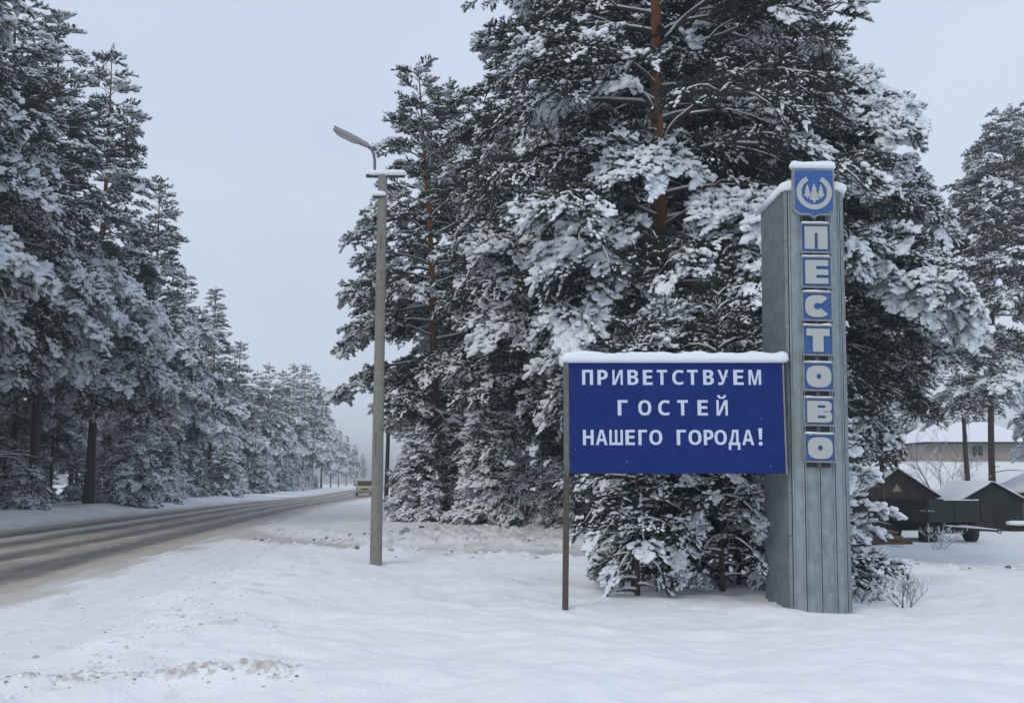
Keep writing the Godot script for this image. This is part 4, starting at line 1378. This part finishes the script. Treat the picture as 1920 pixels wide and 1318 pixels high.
func make_trees() -> void:
	# the great pines behind the column and board
	tree("pine_tree", "tallest nearest pine with orange trunk, rising behind the blue board", "tree", {H = 29.0, R = 6.0, cb = 0.15, low = 0.6, bare = 0.5, seed = 21, snow = 0.29, trunk = 0.27, orange = 0.10, per = 3, gap = 0.68, dead = 12,
		boughs = [[8.8, 48, 16, 62, 5.6, 0.9], [8.0, 62, 12, 60, 5.2, 0.8], [8.4, 128, 16, 62, 4.8, 0.8], [7.2, 140, 8, 55, 4.6, 0.6], [10.4, 112, 14, 60, 4.2, 0.7], [5.4, 96, 14, 52, 6.0, 0.7], [5.0, 80, 12, 55, 5.6, 0.5], [12.5, 140, 16, 55, 4.6, 0.6]]}, on_ground(4.2, -27.0), 0.0)
	tree("pine_tree", "second pine with thin orange trunk close behind the tallest pine", "tree", {H = 28.0, R = 5.2, cb = 0.26, seed = 22, snow = 0.27, bare = 0.5, gap = 0.8, trunk = 0.24, orange = 0.12}, on_ground(5.75, -30.5), 0.4)
	tree("pine_tree", "pine with orange trunk left of the blue board, long snowy boughs reaching left", "tree", {H = 29.5, R = 5.3, cb = 0.13, low = 0.6, bare = 0.5, seed = 23, snow = 0.31, trunk = 0.25, orange = 0.10, gap = 0.76,
		boughs = [[14.2, 150, 12, 55, 5.0, 0.8], [13.2, 120, 10, 55, 4.8, 0.8], [10.0, 170, 16, 50, 6.0, 0.4], [7.4, 165, 14, 48, 6.2, 0.4], [5.0, 150, 16, 60, 5.4, 0.5], [9.0, 100, 10, 55, 4.5, 0.5]]}, on_ground(2.0, -36.0), 1.0)
	tree("pine_tree", "pine right of the column with thick snow pads hanging on its right side", "tree", {H = 21.5, R = 5.5, cb = 0.17, low = 0.35, bare = 0.45, seed = 24, snow = 0.30, trunk = 0.24, orange = 0.14, gap = 0.7,
		boughs = [[9.2, 62, 20, 66, 6.4, 0.95], [8.5, 48, 20, 68, 6.2, 0.9], [8.8, 32, 16, 64, 6.0, 0.8], [15.6, 25, 14, 62, 4.4, 0.9], [14.6, 42, 12, 60, 4.8, 0.9], [12.6, 15, 8, 58, 5.2, 0.6], [12.8, 60, 8, 55, 4.6, 0.7], [13.6, 5, 10, 55, 5.0, 0.2], [11.8, 28, 12, 58, 5.4, 0.3], [10.6, 8, 12, 58, 5.8, 0.5], [10.2, 40, 14, 60, 5.8, 0.4], [11.4, -15, 10, 52, 5.2, 0.3]]}, on_ground(9.2, -32.0), 0.0)
	tree("pine_tree", "shorter pine with bare orange brown trunk just right of the column", "tree", {H = 17.5, R = 3.4, cb = 0.26, low = 0.5, seed = 25, snow = 0.29, trunk = 0.2, orange = 0.10}, on_ground(11.5, -35.0), 0.0)
	tree("pine_tree", "slim pine with a pointed top standing behind the street lamp", "tree", {H = 21.3, R = 4.9, cb = 0.24, low = 0.7, taper = 0.95, seed = 26, lean = Vector3(-1.0, 0, 0), sway = 0.0, snow = 0.36, trunk = 0.26, orange = 0.34, per = 3, gap = 0.80,
		boughs = [[14.2, 175, 2, 42, 3.8, 0.3], [11.5, 160, 5, 50, 4.4, 0.5], [9.8, 182, 5, 55, 4.6, 0.3]]}, on_ground(-3.45, -45.0), 0.0)
	tree("pine_tree", "pointed pine top showing right beside the slim pine behind the street lamp", "tree", {H = 22.6, R = 3.6, cb = 0.2, seed = 27, snow = 0.32, trunk = 0.22}, on_ground(-2.9, -50.0), 0.0)
	# right hand side
	tree("pine_tree", "pine with dark bare trunk and snowy crown above the dark shed", "tree", {H = 12.6, R = 3.6, cb = 0.60, seed = 28, snow = 0.5, trunk = 0.2, orange = 0.9, dead = 4, boughs = [[8.8, 60, 20, 60, 3.2, 0.8], [8.6, 10, 20, 60, 3.2, 0.8]]}, on_ground(28.0, -61.0), 0.0)
	tree("pine_tree", "tall pine cut by the right edge of the photo, trunk leaning over the house", "tree", {H = 28.3, R = 4.9, cb = 0.42, taper = 0.7, bare = 0.3, lean = Vector3(3.0, 0, 0), sway = 0.0, seed = 29, snow = 0.36, trunk = 0.24, orange = 0.9, dead = 9}, on_ground(31.4, -65.0), 0.0)
	tree("pine_tree", "thin dark trunked pine in front of the shed with the triangle sign", "tree", {H = 14.5, R = 3.0, cb = 0.52, seed = 30, snow = 0.36, trunk = 0.14, orange = 0.9, dead = 8}, on_ground(19.0, -51.0), 0.0)
	# young growth close behind the board
	var yg := "young pines behind the blue board"
	var ys := [[1.78, -14.3, 3.9, 41], [2.32, -14.75, 3.6, 42], [3.05, -14.6, 4.6, 43], [2.62, -15.7, 4.4, 44], [3.45, -15.3, 3.7, 45], [1.95, -16.2, 4.2, 46], [3.55, -16.6, 4.6, 47]]
	var names := ["young pine at the left end of the thicket under the board", "small young pine just right of the leftmost one under the board", "young pine whose snowy tip stands above the board", "bushy young pine in the middle back of the thicket behind the board", "small young pine beside the left side of the column", "young pine at the back left of the thicket behind the board", "young pine at the back of the thicket near the column"]
	for i in ys.size():
		var q: Array = ys[i]
		tree("young_pine", names[i], "young tree", {H = q[2], R = 0.95 + 0.05 * (i % 3), cb = 0.2, seed = q[3], shape = "young", spray = 0.50, gap = 0.32, per = 4, snow = 0.30, trunk = 0.042, dens = 0.95, dead = 5, orange = 0.9, bend = 0.5}, on_ground(q[0], q[1]), 0.0, yg)
	tree("young_spruce", "young spruce with thick white boughs just right of the column's foot", "young tree", {H = 3.0, R = 1.5, cb = 0.10, seed = 51, shape = "spruce", spray = 0.62, gap = 0.32, per = 5, snow = 0.95, trunk = 0.06, dens = 0.9, dead = 0}, on_ground(4.55, -15.4), 0.0)
	# spruces at the foot of the big pines
	var sp := tree("small_spruce", "cone shaped small spruce loaded with snow left of the blue board's post", "young tree", {H = 5.2, R = 1.7, cb = 0.04, seed = 61, shape = "spruce", spray = 0.72, gap = 0.36, per = 6, snow = 0.86, trunk = 0.07, dens = 0.95, dead = 0}, on_ground(-0.9, -38.5), 0.0)
	var sq := tree("small_spruce", "broad snowy sapling at the roadside edge of the left wood, nearest of its row", "young tree", {H = 4.0, R = 1.8, cb = 0.05, seed = 62, shape = "young", spray = 0.75, gap = 0.34, per = 5, snow = 0.58, trunk = 0.06, dens = 0.9, dead = 0}, road_at(15.6, 60.0) + Vector3(0, 0.3, 0), 0.0)
	var r := RandomNumberGenerator.new()
	r.seed = 77
	var spots := [[0.6, -37.0, .62], [-3.9, -41.0, .75], [-4.6, -50.0, .9], [-5.4, -56.0, .9], [1.6, -35.4, .5], [-2.4, -43.0, .95], [3.2, -40.0, 1.2], [-6.0, -66.0, 1.0], [5.8, -36.0, 1.0], [7.6, -34.0, .9]]
	var spn := ["tiny snowed-under spruce beside the brown bush", "small spruce at the foot of the slim pine", "snowy spruce behind the street lamp's foot", "snowy spruce right of the dark street post", "low spruce showing under the left end of the board", "spruce just right of the slim pine's trunk", "spruce in shade between the big pine trunks", "far spruce beside the yellow sign", "spruce behind the young pine thicket", "spruce behind the column's left side"]
	for i in spots.size():
		copy(sp if i % 3 else sq, on_ground(spots[i][0], spots[i][1], 0.1), r.randf() * TAU, spots[i][2], spn[i], "small spruces below the big pines")
	# left wood: four kinds of pine, then their copies
	var P := []
	for i in 5:
		P.append({H = 24.0, R = [4.0, 3.6, 4.2, 3.4, 3.9][i], cb = [0.24, 0.26, 0.23, 0.28, 0.25][i], low = 0.6, sway = 0.25, taper = 1.05, spray = 1.1, seed = 81 + i, snow = [0.48, 0.44, 0.51, 0.46, 0.49][i], trunk = 0.24, orange = 0.40, gap = 0.80, dens = 0.95, dead = 14, boughs = []})
		for k in 16: P[i].boughs.append([24.0 * r.randf_range(.30, .56), r.randf() * 360.0, r.randf_range(5, 22), r.randf_range(48, 66), r.randf_range(3.2, 4.7), r.randf_range(.4, .95)])
	var front := [[30.5, 26.0, 2], [36.5, 27.0, 0], [44.5, 24.6, 1], [49.8, 24.9, 3], [58.5, 27.0, 0], [71.2, 22.8, 4], [80.8, 18.3, 2], [94.5, 19.6, 3], [109.8, 16.7, 4], [123.5, 14.9, 0], [134.2, 17.1, 2], [149.0, 17.9, 1], [163.0, 20.4, 3], [182.2, 22.7, 4], [202.2, 23.4, 0], [224.5, 22.7, 1], [254.2, 17.7, 2], [285.2, 16.0, 3], [323.8, 16.2, 4], [378.5, 16.0, 0], [457.0, 14.5, 1]]
	var fnm := ["pine at the extreme left edge, only its snowy boughs reaching into the photo", "huge pine at the left edge whose top is cut off", "tall pine at the left whose cut off crown stands left of the first pointed tip", "pine with the first pointed tip from the left, beside the cut off crown", "pine with the second pointed tip from the left, last of the tall left group", "pine with drooping boughs just below the tall left group", "lower pine where the left skyline dips before the lone pointed top", "pine with a lone pointed top midway along the left wood", "pine right of the lone pointed top", "low pine where the far row of pointed tops begins"]
	var protos := {}
	for i in front.size():
		var q: Array = front[i]
		var w := road_at(17.6 + 2.9 * smoothstep(60.0, 125.0, q[0]), q[0])
		w.y = height(w.x, w.z) - 0.1
		var label: String = fnm[i] if i < fnm.size() else "snowy pine in the far row along the left side of the road"
		var grp := "pines along the left of the road"
		if not protos.has(q[2]):
			protos[q[2]] = tree("pine_tree", label, "tree", P[q[2]], w, r.randf() * TAU, grp)
			protos[q[2]].scale = Vector3.ONE * q[1] / 24.0
		else:
			copy(protos[q[2]], w, r.randf() * TAU, q[1] / 24.0, label, grp)
	# deeper rows, seen between the trunks
	for row in 7:
		var s := 24.0 + row * 2.0
		while s < (230.0 if row < 1 else (150.0 if row < 3 else (95.0 if row < 5 else 75.0))):
			var w := road_at(22.5 + 2.6 * smoothstep(60.0, 125.0, s) + row * 6.0 + r.randf_range(-1.2, 1.2), s)
			w.y = height(w.x, w.z) - 0.1
			var cap := 26.0 if s < 62.0 else (17.0 if s < 125.0 else 17.5)
			copy(protos[r.randi() % 5], w, r.randf() * TAU, cap * r.randf_range(0.72, 0.92) / 24.0, "snowy pine deeper in the left wood, seen between the front trees", "pines inside the left wood")
			s += r.randf_range(5.0, 7.5)
	# saplings under the left wood
	var s := 30.0
	var k := 0
	while s < 210.0:
		var w := road_at(16.2 + 2.6 * smoothstep(60.0, 125.0, s) + r.randf_range(-.5, 3.0), s)
		w.y = height(w.x, w.z) - 0.1
		copy(sq if k % 2 else sp, w, r.randf() * TAU, r.randf_range(0.45, 1.05), "snowy sapling at the foot of the left wood", "saplings along the left wood")
		k += 1
		s += r.randf_range(1.6, 3.4) * (1.0 + s / 120.0) * (5.0 if s < 60.0 else 1.0)
	# understory deeper in the wood closes the view between the trunks
	s = 27.0
	while s < 74.0:
		for q in [23.5, 29.0, 36.0]:
			var w := road_at(q + r.randf_range(-2.0, 2.0), s + r.randf_range(-1.2, 1.2))
			w.y = height(w.x, w.z) - 0.1
			copy(sq if r.randf() < 0.5 else sp, w, r.randf() * TAU, r.randf_range(0.8, 1.35), "young spruce in the dark understory between the trunks of the left wood", "understory of the left wood")
		s += 4.4
	# wood behind the big pines
	var back := [[-4.4, -62.0, 17.0], [-5.0, -74.0, 18.0], [-5.5, -90.0, 18.0], [-0.6, -57.0, 19.0], [3.2, -50.0, 20.0], [7.5, -47.0, 20.0], [11.5, -50.0, 18.0], [13.4, -47.0, 15.0], [5.0, -58.0, 20.0], [0.8, -66.0, 21.0], [10.0, -60.0, 20.0], [15.5, -58.0, 17.0], [18.8, -63.0, 15.0], [-3.0, -72.0, 20.0], [22.5, -70.0, 15.0], [14.0, -72.0, 20.0], [6.0, -75.0, 21.0], [27.0, -78.0, 15.0], [-3.0, -105.0, 18.0], [-4.5, -130.0, 18.0], [-0.9, -47.5, 13.0], [7.0, -39.5, 17.0]]
	for q in back:
		copy(protos[r.randi() % 5], on_ground(q[0], q[1], 0.1), r.randf() * TAU, q[2] / 24.0, "snowy pine filling the wood behind the big pines", "pines behind the big pines")
	for q in [[38.5, -70.0, 17.0], [45.5, -80.0, 20.0], [52.0, -112.0, 15.0], [60.0, -108.0, 16.0], [44.0, -112.0, 12.0]]:
		copy(protos[r.randi() % 5], on_ground(q[0], q[1], 0.1), r.randf() * TAU, q[2] / 24.0, "pine standing around the pale house on the rise", "pines around the pale house")

func make_bushes() -> void:
	bush("bare_bush", "bare twiggy bush in the snow right of the column's foot", "bush", on_ground(5.25, -13.5), 0.55, 9, 1.6, 3, Color(0.12, 0.095, 0.085), 0.25, 2)
	bush("bare_bush", "few dark twigs poking through snow close to the column's foot", "bush", on_ground(4.75, -13.9), 0.35, 6, 1.8, 4, Color(0.10, 0.085, 0.08), 0.3, 2)
	bush("brown_bush", "dense grey brown bush at the wood's edge left of the board's post", "bush", on_ground(0.85, -36.2), 1.35, 26, 1.0, 5, Color(0.17, 0.13, 0.11), 0.3, 2, "", 0.012)
	bush("bare_bush", "low snowy twigs in front of the log pile", "bush", on_ground(16.6, -39.0), 0.9, 14, 1.5, 6, Color(0.13, 0.11, 0.10), 0.5, 2)
	bush("bare_tree", "slender bare tree standing behind the sheds", "tree", on_ground(28.6, -66.0), 6.2, 5, 0.35, 7, Color(0.09, 0.08, 0.08), 0.3, 3, "", 0.012)
	bush("bare_tree", "bare sapling beside the slender bare tree behind the sheds", "tree", on_ground(30.6, -67.5), 4.6, 5, 0.5, 8, Color(0.10, 0.09, 0.09), 0.5, 3, "", 0.012)
	bush("snowy_shrub", "snow covered shrub on the slope between the shed roofs", "bush", on_ground(27.0, -68.5), 3.2, 14, 1.0, 9, Color(0.2, 0.18, 0.18), 0.9, 2, "", 0.012)
	bush("snowy_shrub", "snow covered shrub on the slope left of the tall trunk", "bush", on_ground(33.5, -70.0), 3.0, 14, 1.0, 10, Color(0.2, 0.18, 0.18), 0.9, 2, "", 0.012)

func _ready() -> void:
	fn.seed = 5; fn.frequency = 0.2; fn.fractal_octaves = 4
	fn2.seed = 8; fn2.frequency = 0.1; fn2.fractal_octaves = 3
	# camera: eye height, long side 55 degrees, tilted up a little
	var cam := Camera3D.new()
	cam.name = "camera"
	cam.position = Vector3(0, EYE, 0)
	cam.rotation_degrees = Vector3(7.574, 0, 0)
	cam.fov = 39.25
	cam.far = 3000.0
	add_child(cam)
	cam.current = true
	# overcast winter sky
	var sky := ProceduralSkyMaterial.new()
	sky.sky_top_color = Color(0.772, 0.824, 0.908)
	sky.sky_horizon_color = Color(0.815, 0.862, 0.925)
	sky.sky_curve = 0.25
	sky.ground_horizon_color = Color(0.74, 0.79, 0.87)
	sky.ground_bottom_color = Color(0.6, 0.65, 0.72)
	sky.sun_angle_max = 1.0
	sky.sky_cover = cloud_cover()
	sky.sky_cover_modulate = Color(1, 1, 1, 1)
	var env := Environment.new()
	env.background_mode = Environment.BG_SKY
	env.sky = Sky.new()
	env.sky.sky_material = sky
	env.tonemap_mode = Environment.TONE_MAPPER_LINEAR
	env.tonemap_exposure = 1.06
	env.sdfgi_enabled = true; env.ssao_enabled = true; env.ssil_enabled = true
	env.fog_enabled = true
	env.fog_density = 0.0013
	env.fog_light_color = Color(0.96, 0.98, 1.0)
	var we := WorldEnvironment.new()
	we.name = "sky"
	we.environment = env
	add_child(we)
	var sun := DirectionalLight3D.new()
	sun.name = "veiled_sun"
	sun.light_energy = 0.3
	sun.light_color = Color(1.0, 0.97, 0.93)
	sun.light_angular_distance = 20.0
	sun.shadow_enabled = true
	sun.rotation_degrees = Vector3(-48, -35, 0)
	add_child(sun)
	make_materials()
	make_library()
	make_ground()
	make_road()
	make_ridge()
	make_pylon()
	make_signboard()
	make_lamp_post()
	make_van()
	make_trailer()
	make_yard()
	make_trees()
	make_bushes()
	make_clods()

func cloud_cover() -> ImageTexture:
	var im := Image.create(512, 256, false, Image.FORMAT_RGBAF)
	var f := FastNoiseLite.new()
	f.seed = 3; f.frequency = 1.1; f.fractal_octaves = 4
	for y in 256:
		for x in 512:
			var la := (0.5 - (y + 0.5) / 256.0) * PI
			var lo := (x + 0.5) / 512.0 * TAU
			var d := Vector3(cos(la) * cos(lo), sin(la) * 2.2, cos(la) * sin(lo))
			var v := clampf(0.5 + f.get_noise_3dv(d * 1.6) * 0.9, 0.0, 1.0)
			im.set_pixel(x, y, Color(0.9, 0.9, 0.88, v * 0.07))
	return ImageTexture.create_from_image(im)

func make_materials() -> void:
	var m := mat("snow_ground", 0.75)
	m.heightmap_enabled = true
	m.heightmap_scale = 1.0
	m.heightmap_texture = noise_tex(0.03, 0.0, 1.0, 2, 5)
	m.uv1_triplanar = true; m.uv1_world_triplanar = true
	m.uv1_scale = Vector3(0.9, 0.9, 0.9)
	m = mat("snow", 0.75)
	m.subsurf_scatter_enabled = false
	mat("clod", 0.85)
	m = mat("road", 0.5)
	m.roughness_texture = noise_tex(0.02, 0.35, 0.95, 6, 3)
	m.roughness = 1.0
	m.uv1_triplanar = true; m.uv1_world_triplanar = true
	m.uv1_scale = Vector3(0.4, 0.4, 0.4)
	m = mat("needles", 0.7)
	m.cull_mode = BaseMaterial3D.CULL_DISABLED
	m = mat("bark", 0.9)
	m.heightmap_enabled = true
	m.heightmap_scale = 1.5
	m.heightmap_texture = noise_tex(0.05, 0.0, 1.0, 12, 4)
	m.uv1_triplanar = true
	m.uv1_scale = Vector3(2.5, 0.8, 2.5)
	m = mat("galvanised", 0.5, 0.25)
	m.albedo_texture = noise_tex(0.012, 0.78, 1.0, 14, 5)
	m.uv1_triplanar = true
	m.uv1_scale = Vector3(1.3, 0.6, 1.3)
	mat("dark_metal", 0.55, 0.2)
	mat("letter_metal", 0.5, 0.1)
	m = mat("sign_paint", 0.5)
	m.albedo_texture = noise_tex(0.02, 0.78, 1.0, 15, 5)
	m.uv1_triplanar = true
	m.uv1_scale = Vector3(2, 2, 2)
	m = mat("board_paint", 0.45)
	m.albedo_texture = noise_tex(0.010, 0.84, 1.0, 16, 5)
	m.metallic_specular = 0.3
	m.uv1_triplanar = true
	m.uv1_scale = Vector3(0.6, 0.6, 0.6)
	m = mat("post_paint", 0.8)
	m.albedo_texture = noise_tex(0.02, 0.7, 1.0, 17, 4)
	m.uv1_triplanar = true
	m.uv1_scale = Vector3(3, 1, 3)
	m = mat("lettering", 0.5, 0.0, Color(0.80, 0.84, 0.90))
	m.vertex_color_use_as_albedo = false
	m = mat("concrete", 0.9)
	m.albedo_texture = noise_tex(0.02, 0.78, 1.0, 18, 5)
	m.uv1_triplanar = true
	m.uv1_scale = Vector3(2, 0.5, 2)
	mat("lamp_shell", 0.5, 0.1)
	mat("lamp_glass", 0.2)
	mat("glass", 0.08)
	mat("car_paint", 0.35)
	mat("rubber", 0.8)
	m = mat("old_paint", 0.6)
	m.albedo_texture = noise_tex(0.02, 0.6, 1.0, 19, 5)
	m.uv1_triplanar = true
	m = mat("rusty", 0.8)
	m = mat("wood", 0.85)
	m.albedo_texture = noise_tex(0.015, 0.6, 1.0, 20, 4)
	m.uv1_triplanar = true
	m.uv1_scale = Vector3(2, 0.4, 2)
	m = mat("plaster", 0.9)
